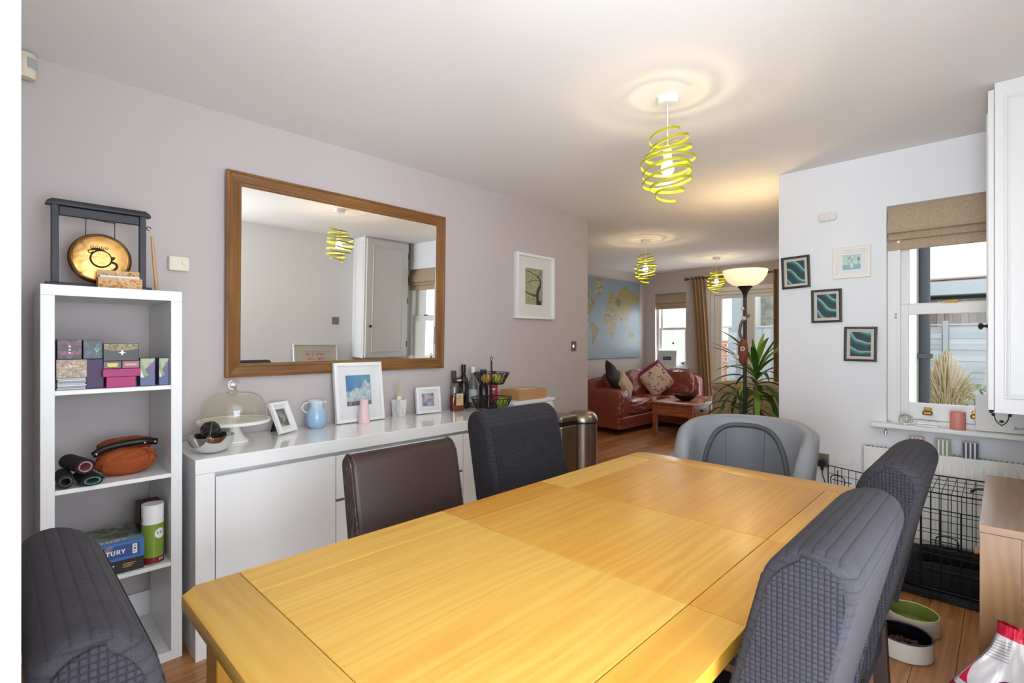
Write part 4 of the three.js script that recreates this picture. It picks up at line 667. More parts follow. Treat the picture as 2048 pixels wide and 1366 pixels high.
{ const pat = mat('#ffffff', 0.7, { map: canvas(256, 128, (c, w, h) => { c.fillStyle = '#cfa470'; c.fillRect(0, 0, w, h); for (let i = 0; i < 90; i++) { c.fillStyle = ['#b8763c', '#d9b98a', '#a85f32', '#e0c69c'][rnd() * 4 | 0]; c.globalAlpha = 0.7; const x = rr(0, w), y = rr(0, h); for (let k = 0; k < 5; k++) { c.beginPath(); c.arc(x + 6 * Math.cos(k * 1.26), y + 6 * Math.sin(k * 1.26), 4, 0, 7); c.fill(); } } }) });
  const t = thing('card_box', 'floral patterned open box of white cards in front of the gong', 'box', [0.345, 2.5, 1.4702], LW); const w = 0.135;
  obj('tray', [box(w, 0.048, 0.003, 0, 0.024, 0.02), box(w, 0.003, 0.05, 0, 0.0015, -0.004), box(0.003, 0.048, 0.05, -w / 2, 0.024, -0.004), box(0.003, 0.048, 0.05, w / 2, 0.024, -0.004)], pat, t);
  obj('lid', box(w, 0.062, 0.003, 0, 0.05, -0.03), pat, t); obj('cards', box(w - 0.01, 0.054, 0.03, 0, 0.03, -0.006), mat('#e6e4e4', 0.7), t); obj('lid_ribbon', [bar(V(-0.05, 0.075, -0.027), V(-0.03, 0.058, 0.004), 0.002), bar(V(0.045, 0.075, -0.027), V(0.035, 0.058, 0.004), 0.002)], M.white, t); }
// ---- upper shelf: card boxes. front: painted face of the box
const face = (w, h, draw) => mat('#ffffff', 0.4, { map: canvas(w, h, draw) });
function carton(name, label, category, at, w, h, d, col, front, lid = 0, group) {
  const t = thing(name, label, category, at, LW, group);
  obj('body', box(w, h - (lid ? lid : 0), d, 0, (h - lid) / 2, 0, 0.0012), mat(col, 0.5), t);
  if (lid) obj('lid', box(w + 0.004, lid - 0.0005, d + 0.004, 0, h - lid / 2, 0, 0.0015), mat(col, 0.45), t);
  if (front) obj('printed_face', new THREE.PlaneGeometry(w - 0.003, h - 0.003).translate(0, h / 2, d / 2 + (lid ? 0.0028 : 0.0006)), front, t);
  return t;
}
const blotch = (c, w, h, cols, n, r0, r1) => { for (let i = 0; i < n; i++) { c.fillStyle = cols[rnd() * cols.length | 0]; c.globalAlpha = 0.55; c.beginPath(); c.ellipse(rr(0, w), rr(0, h), rr(r0, r1), rr(r0, r1) * 0.6, rr(0, 3), 0, 7); c.fill(); } c.globalAlpha = 1; };
const z4 = SH[3] + 0.0006;
{
  const t = thing('card_stack', 'stack of colourful picture cards on the upper shelf', 'cards', [0.193, 2.44, z4], LW);
  for (let i = 0; i < 7; i++) obj('card_bundle', box(0.08 - 0.003 * (i % 2), 0.0058, 0.07, 0.001 * (i % 3), 0.003 + i * 0.006, 0, 0.001), mat(['#b9bcc0', '#8f959c', '#d0d2d4'][i % 3], 0.5), t);
  obj('card_box', box(0.084, 0.066, 0.072, 0.001, 0.0755, 0, 0.001), mat('#8c7a6e', 0.5), t);
  obj('printed_face', new THREE.PlaneGeometry(0.082, 0.064).translate(0.001, 0.0755, 0.0366), face(128, 100, (c, w, h) => { c.fillStyle = '#a58a78'; c.fillRect(0, 0, w, h); blotch(c, w, h, ['#d9c49a', '#8a4a52', '#5a6a5c', '#e8e0d4', '#b56a4a', '#7fa08a', '#d6b04a'], 150, 3, 12); }), t);
  carton('deck_box', 'black deck box with glowing pink front on the card stack', 'box', [0.188, 2.44, z4 + 0.1092], 0.068, 0.072, 0.07, '#1b181c', face(96, 96, (c, w, h) => { c.fillStyle = '#1c171d'; c.fillRect(0, 0, w, h); blotch(c, w, h * 0.9, ['#8a2f55', '#b04a70', '#5e2242'], 40, 6, 16); c.fillStyle = '#e6dde4'; for (const y of [30, 46, 62]) c.fillRect(44, y, 9, 8); }));
  carton('purple_box', 'plain dark purple box behind the card stack', 'box', [0.26, 2.46, z4], 0.05, 0.108, 0.09, '#3a1650', null);
  carton('deck_box', 'dark teal deck box with pale green pronged emblem', 'box', [0.256, 2.46, z4 + 0.1088], 0.058, 0.07, 0.07, '#20292e', face(96, 96, (c, w, h) => { c.fillStyle = '#2f4048'; c.fillRect(0, 0, w, h); blotch(c, w, h, ['#3f565f', '#26343a', '#4b6a70'], 40, 5, 18); c.strokeStyle = '#6fb8a0'; c.lineWidth = 3; for (let k = -2; k <= 2; k++) { c.beginPath(); c.moveTo(66, 62); c.quadraticCurveTo(66 + k * 7, 50, 66 + k * 7, 34 + Math.abs(k) * 4); c.stroke(); } c.beginPath(); c.moveTo(66, 62); c.lineTo(66, 76); c.stroke(); }));
  const mg = thing('magenta_box', 'magenta lidded box under the small deck boxes', 'box', [0.335, 2.43, z4], LW); const mm = mat('#a81f6a', 0.5);
  obj('body', box(0.088, 0.04, 0.07, 0, 0.02, 0, 0.001), mm, mg); obj('lid', box(0.115, 0.03, 0.078, 0.002, 0.0555, 0, 0.002), mm, mg);
  carton('small_deck_box', 'small dark box with yellow label over the magenta box', 'box', [0.310, 2.44, z4 + 0.0712], 0.054, 0.028, 0.07, '#4a4038', face(96, 48, (c, w, h) => { c.fillStyle = '#5a5048'; c.fillRect(0, 0, w, h); c.fillStyle = '#d9c84a'; c.fillRect(18, 12, 60, 22); c.fillRect(24, 30, 48, 8); }));
  carton('small_deck_box', 'small rose coloured box beside the yellow labelled one', 'box', [0.366, 2.44, z4 + 0.0712], 0.054, 0.028, 0.07, '#7d4a50', face(96, 48, (c, w, h) => { c.fillStyle = '#8c5a60'; c.fillRect(0, 0, w, h); c.fillStyle = '#c98f92'; c.fillRect(14, 14, 68, 18); }));
  carton('gift_deck_box', 'wide black and gold box with white star diamond', 'box', [0.337, 2.45, z4 + 0.0998], 0.108, 0.066, 0.09, '#1d1b1a', face(192, 112, (c, w, h) => { c.fillStyle = '#211e1c'; c.fillRect(0, 0, w, h); c.fillStyle = '#8f7a42'; c.beginPath(); c.moveTo(0, 0); c.lineTo(w, 0); c.lineTo(w, 30); c.quadraticCurveTo(w / 2, 60, 0, 34); c.fill(); blotch(c, w, 34, ['#b39a58', '#5e5030', '#3a3222'], 40, 4, 14); c.fillStyle = '#dfe4ee'; c.beginPath(); c.moveTo(100, 38); c.lineTo(108, 54); c.lineTo(124, 58); c.lineTo(108, 63); c.lineTo(100, 80); c.lineTo(92, 63); c.lineTo(76, 58); c.lineTo(92, 54); c.fill(); }));
  const deck = () => face(96, 160, (c, w, h) => { c.fillStyle = '#9fb08a'; c.fillRect(0, 0, w, h); c.fillStyle = '#5c4d80'; c.beginPath(); c.moveTo(0, 90); c.lineTo(w, 10); c.lineTo(w, h); c.lineTo(0, h); c.fill(); c.fillStyle = '#7f9a5c'; c.beginPath(); c.moveTo(10, 0); c.quadraticCurveTo(20, 70, 60, 100); c.lineTo(20, 110); c.lineTo(0, 60); c.fill(); c.fillStyle = '#cdd6da'; c.beginPath(); c.moveTo(0, 60); c.lineTo(24, 112); c.lineTo(0, 112); c.fill(); c.fillStyle = '#4b5a86'; c.fillRect(0, 116, w, 44); c.strokeStyle = '#b14a80'; c.lineWidth = 4; c.beginPath(); c.arc(66, 36, 9, 0, 7); c.stroke(); });
  carton('tall_deck_box', 'tall green and violet card box beside the magenta box', 'box', [0.419, 2.44, z4], 0.049, 0.108, 0.07, '#4c4470', deck());
  carton('tall_deck_box', 'tall green and violet card box against the bookcase side', 'box', [0.4725, 2.44, z4], 0.034, 0.108, 0.07, '#4c4470', deck());
}
// ---- middle shelf
{
  const z3 = SH[2] + 0.0006, blk = mat('#1a1718', 0.75);
  const roll = (label, at, turn, r, len, inner, sq = 1) => {
    const t = thing('rolled_mat', label, 'mat', at, turn); const pts = []; const N = 60, pos = [], idx = [], th = 0.0035;
    for (let i = 0; i <= N; i++) { const f = i / N, an = f * 1.7 * 2 * PI, q = r * (1 - 0.26 * f); for (const [dr, z] of [[0, len / 2], [-th, len / 2], [-th, -len / 2], [0, -len / 2]]) pos.push(Math.cos(an) * (q + dr), (Math.sin(an) * (q + dr)) * sq + r * sq, z); }
    for (let i = 0; i < N; i++) for (let k = 0; k < 4; k++) { const p = i * 4 + k, q = i * 4 + (k + 1) % 4; idx.push(p, p + 4, q, q, p + 4, q + 4); }
    const g = new THREE.BufferGeometry(); g.setAttribute('position', new THREE.BufferAttribute(new Float32Array(pos), 3)); g.setIndex(idx); g.computeVertexNormals(); const m = obj('mat_sheet', smoothed(g, 0.6), mat('#1b1819', 0.8, { side: THREE.DoubleSide }), t);
    obj('inner_lining', [new THREE.CylinderGeometry(r * 0.7, r * 0.7, len - 0.001, 28, 1, true).rotateX(PI / 2), new THREE.CylinderGeometry(r * 0.52, r * 0.52, len - 0.001, 28, 1, true).rotateX(PI / 2), new THREE.RingGeometry(r * 0.52, r * 0.7, 28).translate(0, 0, len / 2 - 0.0005)].map((g) => g.scale(1, sq, 1).translate(0, r * sq, 0)), mat(inner, 0.7, { side: THREE.DoubleSide }), t);
  };
  roll('rolled black mat with grey inside lying against the shelf side', [0.176, 2.45, z3], LW, 0.026, 0.13, '#4a4f50');
  roll('rolled black mat with teal inside at the front of the shelf', [0.240, 2.43, z3], LW + 0.12, 0.036, 0.13, '#4f7a7c', 0.55);
  roll('rolled black mat with pink inside resting on the other two', [0.212, 2.46, z3 + 0.042], LW + 0.22, 0.031, 0.16, '#b9757c', 0.92);
  const t = thing('suede_bag', 'orange brown suede pouch with black riveted strap', 'bag', [0.366, 2.52, z3], LW - 0.06);
  const sd = mat('#9c4a1c', 0.85, { bumpMap: rep(leatherBump, 6), bumpScale: 0.002 }), sd2 = mat('#8a3f1a', 0.9, { bumpMap: rep(leatherBump, 6), bumpScale: 0.002 });
  obj('body', stuffed(0.195, 0.10, 0.13, { round: 2.3, bulge: 0.05, wrinkle: 0.008, off: 3 }).translate(0, 0.051, 0.02), sd, t); obj('flap', stuffed(0.185, 0.06, 0.05, { round: 2.2, bulge: 0, wrinkle: 0.006, off: 7 }).translate(0.005, 0.105, -0.045), sd2, t);
  obj('strap', tube([V(-0.1, 0.092, 0.045), V(-0.07, 0.108, 0.03), V(0.0, 0.118, 0.015), V(0.06, 0.12, 0.012), V(0.1, 0.116, 0.03)], 0.013, 40, 8), mat('#141214', 0.45), t);
  obj('rivet', [ball(0.006, -0.094, 0.096, 0.058, 10), ball(0.006, 0.092, 0.118, 0.042, 10), ball(0.005, 0.06, 0.115, 0.026, 10)], M.chrome, t);
}
// ---- lower shelf: games and tin
{
  const z2 = SH[1] + 0.0006;
  const a = carton('board_game', 'black board game box with white lettering, under the blue one', 'game box', [0.298, 2.50, z2], 0.215, 0.05, 0.21, '#15141a', face(512, 120, (c, w, h) => { c.fillStyle = '#16151b'; c.fillRect(0, 0, w, h); c.fillStyle = '#eceae6'; c.font = 'bold 74px sans-serif'; c.save(); c.scale(0.62, 1); c.fillText('POINT', 250, 88); c.restore(); c.fillStyle = '#c9a23a'; c.font = 'bold 17px sans-serif'; for (let k = 0; k < 3; k++) c.fillRect(356, 38 + k * 16, 96 - k * 14, 7); }));
  const t = carton('board_game', 'blue board game box reading CENTURY stacked on a black one', 'game box', [0.293, 2.495, z2 + 0.0506], 0.225, 0.07, 0.22, '#2f62a0', face(512, 160, (c, w, h) => { c.fillStyle = '#3a6fb0'; c.fillRect(0, 0, w, h); c.fillStyle = '#274a86'; c.fillRect(20, 26, w - 50, 108); blotch(c, 300, 130, ['#6a5a9a', '#c98a8a', '#4a5aa0', '#8f7ab0'], 20, 14, 40); c.fillStyle = '#f0efe8'; c.font = 'bold 56px sans-serif'; c.fillText('CENTURY', 130, 102); c.fillRect(428, 34, 34, 88); c.fillStyle = '#274a86'; c.font = 'bold 20px sans-serif'; c.fillText('24', 434, 60); c.fillText('8+', 434, 110); c.beginPath(); c.arc(445, 78, 9, 0, 7); c.fill(); }));
  obj('printed_top', new THREE.PlaneGeometry(0.221, 0.216).rotateX(-PI / 2).translate(0, 0.0708, 0), face(256, 256, (c, w, h) => { c.fillStyle = '#51604c'; c.fillRect(0, 0, w, h); blotch(c, w, 200, ['#2c3a30', '#8a9078', '#3a3428', '#6a7862', '#a8a890'], 130, 8, 34); c.fillStyle = '#7f98ac'; c.fillRect(0, 196, w, 60); c.fillStyle = '#dfe6ea'; c.font = 'bold 40px sans-serif'; c.fillText('CENTURY', 22, 240); }), t);
  const tin = thing('tea_tin', 'tall green tea tin with white upper band on the lower shelf', 'tin', [0.441, 2.435, z2], LW), R = 0.037;
  obj('body', cyl(R, R, 0.218, 0, 0.002, 0, 40), mat('#ffffff', 0.3, { map: canvas(512, 512, (c, w, h) => { c.fillStyle = '#7f9a36'; c.fillRect(0, 0, w, h); c.fillStyle = '#eeeeec'; c.fillRect(0, 0, w, 150); c.fillStyle = '#222'; for (const X of [90, 346]) { for (let i = 0; i < 14; i++) c.fillRect(X + i * 5, 90, i % 3 ? 2 : 4, 34); c.font = '12px sans-serif'; } c.fillStyle = '#7a1a24'; c.fillRect(0, 455, w, 57); for (const X of [20, 276]) { c.fillStyle = '#eef2ee'; c.beginPath(); c.arc(X + 22, 240, 46, 0, 7); c.fill(); c.fillStyle = '#3a4a5a'; c.font = 'bold 34px serif'; c.fillText('LET', X - 6, 246); c.fillStyle = '#e9eed8'; for (let i = 0; i < 6; i++) { c.beginPath(); c.ellipse(X + 110 + 10 * Math.sin(i * 2), 220 + i * 34, 10, 17, i, 0, 7); c.fill(); } c.fillStyle = '#f2e9e4'; c.font = 'bold 26px sans-serif'; c.fillText('TEA', X + 10, 490); } }) }), tin);
  obj('lid', cyl(R + 0.0006, R + 0.0006, 0.012, 0, 0.2195, 0, 40), M.white, tin); obj('foot_ring', cyl(R + 0.0005, R + 0.0005, 0.004, 0, 0, 0, 40), mat('#8a8a60', 0.4, { metal: 0.7 }), tin);
  carton('dark_red_box', 'dark red box standing behind the tea tin', 'box', [0.447, 2.55, z2], 0.075, 0.215, 0.09, '#4a2024', null); carton('green_label_box', 'small green and maroon box tucked beside the tea tin', 'box', [0.468, 2.492, z2], 0.036, 0.165, 0.02, '#5a1f26', face(48, 160, (c, w, h) => { c.fillStyle = '#6a2430'; c.fillRect(0, 0, w, h); c.fillStyle = '#8aa04a'; c.fillRect(0, 0, w, 80); c.fillStyle = '#e8e6d8'; c.fillRect(8, 12, 26, 30); }));
}
// ================================================================ on the sideboard
const zs = 0.8006;
{ // cake stand with glass dome
  const cer = mat('#e9e6dd', 0.25), t = thing('cake_stand', 'white footed cake stand under the glass dome', 'cake stand', [0.785, 2.585, zs]);
  obj('foot', lathe([[0.0001, 0], [0.06, 0], [0.06, 0.008], [0.045, 0.018], [0.026, 0.05], [0.022, 0.075], [0.03, 0.086], [0.0001, 0.087]], 48), cer, t); obj('plate', lathe([[0.0001, 0.087], [0.14, 0.087], [0.152, 0.09], [0.155, 0.104], [0.151, 0.104], [0.147, 0.097], [0.0001, 0.096]], 64), cer, t);
  const d = thing('glass_dome', 'clear glass cake dome with round glass knob', 'dome', [0.785, 2.585, zs + 0.0968]);
  const tint = mat('#f7f7f0', 0.0, { transmission: 1, ior: 1.5 });
  obj('dome', lathe([[0.138, 0], [0.1385, 0.03], ...Array.from({ length: 19 }, (_, i) => { const f = i / 18 * PI / 2; return [Math.max(0.0001, 0.138 * Math.pow(Math.cos(f), 0.62)), 0.045 + 0.095 * Math.pow(Math.sin(f), 0.9)]; })], 72), tint, d); obj('base_rim', new THREE.TorusGeometry(0.137, 0.0022, 8, 64).rotateX(PI / 2).translate(0, 0.0022, 0), M.solidGlass, d);
  obj('knob', [ball(0.025, 0, 0.169, 0, 28), cyl(0.011, 0.015, 0.01, 0, 0.139, 0, 20)], M.solidGlass, d);
}
{ const t = thing('silver_bowl', 'mirror bright silver bowl at the sideboard end', 'bowl', [0.642, 2.41, zs]); obj('bowl', lathe([[0.0001, 0.002], [0.03, 0.0], [0.06, 0.012], [0.08, 0.037], [0.087, 0.072], [0.085, 0.072], [0.077, 0.039], [0.058, 0.016], [0.0001, 0.008]], 56), mat('#e4e6e6', 0.09, { metal: 1 }), t);
  const k = thing('black_pouch', 'black folded case with chrome ended handle in the silver bowl', 'case', [0.642, 2.41, zs + 0.024]); obj('case', stuffed(0.098, 0.085, 0.07, { round: 3, wrinkle: 0.004, bulge: 0.1, off: 5 }).rotateZ(-0.35).translate(-0.006, 0.055, 0), mat('#191716', 0.35), k); obj('handle', tube([V(0.052, 0.05, 0.02), V(0.05, 0.08, 0.015), V(0.038, 0.108, 0.01)], 0.0075, 14, 8), mat('#1c1a1a', 0.3), k); obj('chrome_end', [ball(0.01, 0.055, 0.044, 0.022, 12), cyl(0.008, 0.008, 0.012, 0.064, 0.04, 0.022, 10)], M.chrome, k); }
const grey = (a, b) => canvas(96, 96, (c, w, h) => { const g = c.createLinearGradient(0, 0, w, h); c.fillStyle = a; c.fillRect(0, 0, w, h); blotch(c, w, h, b, 40, 6, 24); });
{ const t = thing('leaning_photo_frame', 'small white photo frame tilted far back beside the cake stand', 'photo frame', [1.045, 2.63, zs + 0.001], LW + 0.5); t.rotation.order = 'YXZ'; t.rotation.x = -0.42;
  framed(t, 0.125, 0.165, { fw: 0.017, depth: 0.022, aw: 0.062, ah: 0.092, art: grey('#6f6d68', ['#4a4844', '#9a9890', '#b6b4ae', '#5e5c50']) }); obj('strut', profileX(polyShape([[-0.001, 0.12], [-0.004, 0.12], [-0.077, 0.0365], [-0.072, 0.0365]]), 0.04), M.black, t); }
{ const glaze = mat('#ffffff', 0.25, { clearcoat: 0.4, map: tex(128, 128, (u, v) => { const e = smooth(0.28, 0.62, v + 0.10 * (fbm(u * 10, v * 10, 10) - 0.5)), n = 8 * noise2(u * 60, v * 60, 60); return [mix(146, 205, e) + n, mix(182, 216, e) + n, mix(208, 226, e) + n]; }) });
  const t = thing('blue_jug', 'pale blue glazed round jug with thin handle', 'jug', [1.222, 2.68, zs], LW); obj('body', lathe([[0.0001, 0.001], [0.034, 0], [0.05, 0.02], [0.056, 0.052], [0.05, 0.085], [0.036, 0.108], [0.033, 0.125], [0.038, 0.142], [0.041, 0.15], [0.038, 0.15], [0.030, 0.128], [0.032, 0.108], [0.0001, 0.1]], 48), glaze, t);
  obj('handle', tube([V(-0.038, 0.14, 0.0), V(-0.062, 0.138, 0.0), V(-0.075, 0.12, 0.0), V(-0.07, 0.1, 0.0), V(-0.05, 0.088, 0.0)], 0.0042, 24, 8), glaze, t); obj('spout', stuffed(0.03, 0.022, 0.02, { round: 2.2, wrinkle: 0 }).translate(0.042, 0.141, 0), glaze, t); }
{ const t = thing('cloud_picture', 'large white framed picture of a stormy blue cloud leaning on the wall', 'picture', [1.497, 2.712, zs + 0.001], LW); t.rotation.order = 'YXZ'; t.rotation.x = -0.125;
  framed(t, 0.305, 0.345, { fw: 0.02, depth: 0.03, aw: 0.158, ah: 0.178, ay: 0.182, art: canvas(256, 288, (c, w, h) => { const g = c.getImageData(0, 0, w, h); for (let y = 0; y < h; y++) for (let x = 0; x < w; x++) { const u = x / w, v = y / h, j = (y * w + x) * 4, f = fbm(u * 5 + 3, v * 5, 90), sky = [mix(48, 130, u * 0.6 + 0.3 * f), mix(110, 182, u * 0.6 + 0.3 * f), mix(150, 198, f)], cl = smooth(-0.06, 0.08, v - (0.62 - 0.42 * u * (1 + 0.2 * f)) + 0.35 * (f - 0.5)), wht = 150 + 100 * fbm(u * 9, v * 9 + 2, 90); let q = sky.map((s, i) => mix(s, wht * [0.92, 1, 1.03][i], cl)); if (v > 0.83 + 0.04 * f) { const d = 60 + 110 * fbm(u * 16, v * 16, 90); q = [d, d * 0.98, d * 1.06]; } g.data[j] = q[0]; g.data[j + 1] = q[1]; g.data[j + 2] = q[2]; g.data[j + 3] = 255; } c.putImageData(g, 0, 0); }) }); }
{ const t = obj('pink_vase', lathe([[0.0001, 0.001], [0.033, 0], [0.034, 0.01], [0.024, 0.105], [0.023, 0.122], [0.0255, 0.134], [0.0235, 0.134], [0.021, 0.12], [0.0001, 0.1]], 40), mat('#eccbcd', 0.45)); t.position.copy(P(1.488, 2.645, zs)); tag(t, 'slim pale pink tapered vase before the cloud picture', 'vase'); }
{ const t = thing('reed_diffuser', 'white marble reed diffuser with pale sticks', 'diffuser', [1.775, 2.725, zs], LW + 0.3), mb = mat('#ffffff', 0.35, { map: canvas(128, 128, (c, w, h) => { c.fillStyle = '#e6e5e2'; c.fillRect(0, 0, w, h); c.strokeStyle = '#c4c4c4'; for (let i = 0; i < 9; i++) { c.lineWidth = rr(1, 3); c.beginPath(); const x = rr(0, w); c.moveTo(x, 0); c.lineTo(x + rr(-50, 50), h); c.stroke(); } }) });
  obj('vessel', new THREE.CylinderGeometry(0.048, 0.04, 0.105, 4, 1).rotateY(PI / 4).translate(0, 0.0525, 0).toNonIndexed(), mb, t); obj('collar', cyl(0.017, 0.018, 0.022, 0, 0.105, 0, 20), mat('#dedbd2', 0.4), t); for (let i = 0; i < 6; i++) obj('reed', bar(V(0.004 * (i - 2.5), 0.12, 0.004 * (i % 3 - 1)), V(0.013 * (i - 2.5), 0.222 + 0.006 * (i % 2), 0.014 * (i % 3 - 1)), 0.0018, 6), mat('#d9cba6', 0.7), t); mb.flatShading = true; }
{ const t = thing('square_photo_frame', 'small square white photo frame beside the amaretto bottle', 'photo frame', [1.98, 2.70, zs + 0.001], LW - 0.12); t.rotation.order = 'YXZ'; t.rotation.x = -0.13; framed(t, 0.178, 0.17, { fw: 0.018, depth: 0.025, aw: 0.088, ah: 0.084, ay: 0.087, art: grey('#a59fb0', ['#8a86a0', '#c9c6d0', '#6f6a86', '#bcd0da', '#a98a9a']) }); obj('strut', profileX(polyShape([[-0.001, 0.12], [-0.004, 0.12], [-0.063, 0.0098], [-0.059, 0.0098]]), 0.04), M.black, t); }
// ---- bottles
function bottle(name, label, at, prof, glassMat, { cap, capMat, y0 = 0, y1 = 0, band, liquid, turn = LW } = {}) {
  const t = thing(name, label, 'bottle', at, turn); obj('bottle_body', lathe(prof, 36), glassMat, t); const top = prof[prof.length - 1][1];
  if (liquid) obj('liquid', lathe(liquid[0], 32), liquid[1], t);
  if (cap) obj('cap', cyl(cap[0], cap[0], cap[1], 0, cap[2], 0, 24), capMat, t);
  if (band) obj('label_band', new THREE.CylinderGeometry(band[0], band[0], band[2] - band[1], 32, 1, true).translate(0, (band[1] + band[2]) / 2, 0), band[3], t);
  return t;
}
{ // square amaretto bottle
  const t = thing('amaretto_bottle', 'square bottle of amber liqueur with wide black cap', 'bottle', [2.195, 2.665, zs], LW - 0.1), w = 0.092, d = 0.06;
  const loft = (secs) => { const pos = [], idx = [], N = 24; for (const [hw, hd, y, r] of secs) for (let i = 0; i < N; i++) { const an = (i + 0.5) / N * 2 * PI, c = Math.cos(an), s = Math.sin(an), k = Math.pow(Math.abs(c) ** r + Math.abs(s) ** r, -1 / r); pos.push(c * k * hw, y, s * k * hd); } for (let j = 0; j < secs.length - 1; j++) for (let i = 0; i < N; i++) { const p = j * N + i, q = j * N + (i + 1) % N; idx.push(p, p + N, q, q, p + N, q + N); } const cap = (j, f) => { const c = pos.length / 3; pos.push(0, secs[j][2], 0); for (let i = 0; i < N; i++) { const p = j * N + i, q = j * N + (i + 1) % N; f ? idx.push(c, q, p) : idx.push(c, p, q); } }; cap(0, false); cap(secs.length - 1, true); const g = new THREE.BufferGeometry(); g.setAttribute('position', new THREE.BufferAttribute(new Float32Array(pos), 3)); g.setIndex(idx); g.computeVertexNormals(); return smoothed(g, 0.7); };
  obj('glass_body', loft([[w / 2, d / 2, 0.001, 8], [w / 2, d / 2, 0.12, 8], [w / 2 - 0.004, d / 2 - 0.003, 0.135, 6], [w / 2 - 0.02, d / 2 - 0.012, 0.152, 4], [0.016, 0.014, 0.163, 2.4], [0.0125, 0.0125, 0.172, 2], [0.0125, 0.0125, 0.192, 2]]), M.thinGlass, t);
  obj('liqueur', loft([[w / 2 - 0.003, d / 2 - 0.003, 0.004, 8], [w / 2 - 0.003, d / 2 - 0.003, 0.106, 8]]), mat('#7a2a0c', 0.06, { clearcoat: 0.5 }), t);
  obj('label_paper', new THREE.PlaneGeometry(0.056, 0.08).translate(0.002, 0.078, d / 2 + 0.0006), mat('#ffffff', 0.7, { map: canvas(160, 228, (c, W, h) => { c.fillStyle = '#d9bf90'; c.fillRect(0, 0, W, h); c.fillStyle = '#3a2a1a'; c.font = 'bold 22px serif'; c.textAlign = 'center'; c.fillText('DISARONNO', 80, 104); c.beginPath(); c.arc(80, 56, 13, 0, 7); c.fill(); c.globalAlpha = 0.4; for (let i = 0; i < 5; i++) c.fillRect(30, 130 + i * 16, 100, 2); }) }), t);
  obj('cap', box(0.052, 0.036, 0.052, 0, 0.204, 0, 0.006), mat('#151212', 0.3), t); obj('cap_label', box(0.034, 0.012, 0.001, 0, 0.207, 0.0262), mat('#d8cdb4', 0.5), t);
}
const wine = (r, h) => [[0.0001, 0.001], [r, 0], [r, h * 0.58], [r * 0.85, h * 0.66], [0.014, h * 0.76], [0.013, h * 0.97], [0.0155, h * 0.975], [0.0155, h], [0.0001, h]];
bottle('wine_bottle', 'black wine bottle with flared shoulders behind the amaretto', [2.308, 2.73, zs], wine(0.036, 0.305), mat('#0d0c0d', 0.12), { cap: [0.0165, 0.05, 0.257], capMat: mat('#17110f', 0.35) });
bottle('slim_bottle', 'slim clear bottle with brown cap behind the amaretto', [2.236, 2.748, zs], wine(0.03, 0.262), mat('#e4e6e4', 0.02, { transmission: 1, ior: 1.45 }), { cap: [0.017, 0.05, 0.215], capMat: mat('#4a3026', 0.5) });
bottle('clear_bottle', 'clear glass bottle with white cap', [2.385, 2.717, zs], wine(0.035, 0.285), mat('#dfe6e6', 0.03, { transmission: 1, ior: 1.45 }), { cap: [0.0175, 0.045, 0.246], capMat: mat('#e6e6e4', 0.4), band: [0.0355, 0.04, 0.13, mat('#b9c3c6', 0.5)] });
bottle('capped_bottle', 'dark bottle with thick navy blue cap', [2.425, 2.65, zs], [[0.0001, 0.001], [0.032, 0], [0.032, 0.15], [0.02, 0.185], [0.016, 0.2], [0.016, 0.26], [0.0001, 0.26]], mat('#232228', 0.12), { cap: [0.024, 0.07, 0.2], capMat: mat('#26305a', 0.4) });
bottle('liqueur_bottle', 'red labelled dark bottle behind the fruit basket', [2.472, 2.596, zs], [[0.0001, 0.001], [0.03, 0], [0.03, 0.19], [0.018, 0.215], [0.015, 0.225], [0.015, 0.255], [0.0001, 0.255]], mat('#2a0d12', 0.15), { cap: [0.018, 0.05, 0.21], capMat: mat('#5a1820', 0.4), band: [0.0304, 0.04, 0.185, mat('#ffffff', 0.5, { map: canvas(256, 128, (c, w, h) => { c.fillStyle = '#9c1c2c'; c.fillRect(0, 0, w, h); c.fillStyle = '#f0d8d4'; for (const x of [20, 84, 148, 212]) { c.fillRect(x, 40, 30, 10); c.fillRect(x + 4, 60, 10, 6); } }) })] });
bottle('white_bottle', 'plain white round bottle behind the fruit basket', [2.484, 2.692, zs], [[0.0001, 0.001], [0.032, 0], [0.033, 0.2], [0.027, 0.228], [0.024, 0.23], [0.024, 0.25], [0.0001, 0.25]], mat('#dcdcda', 0.4), {});
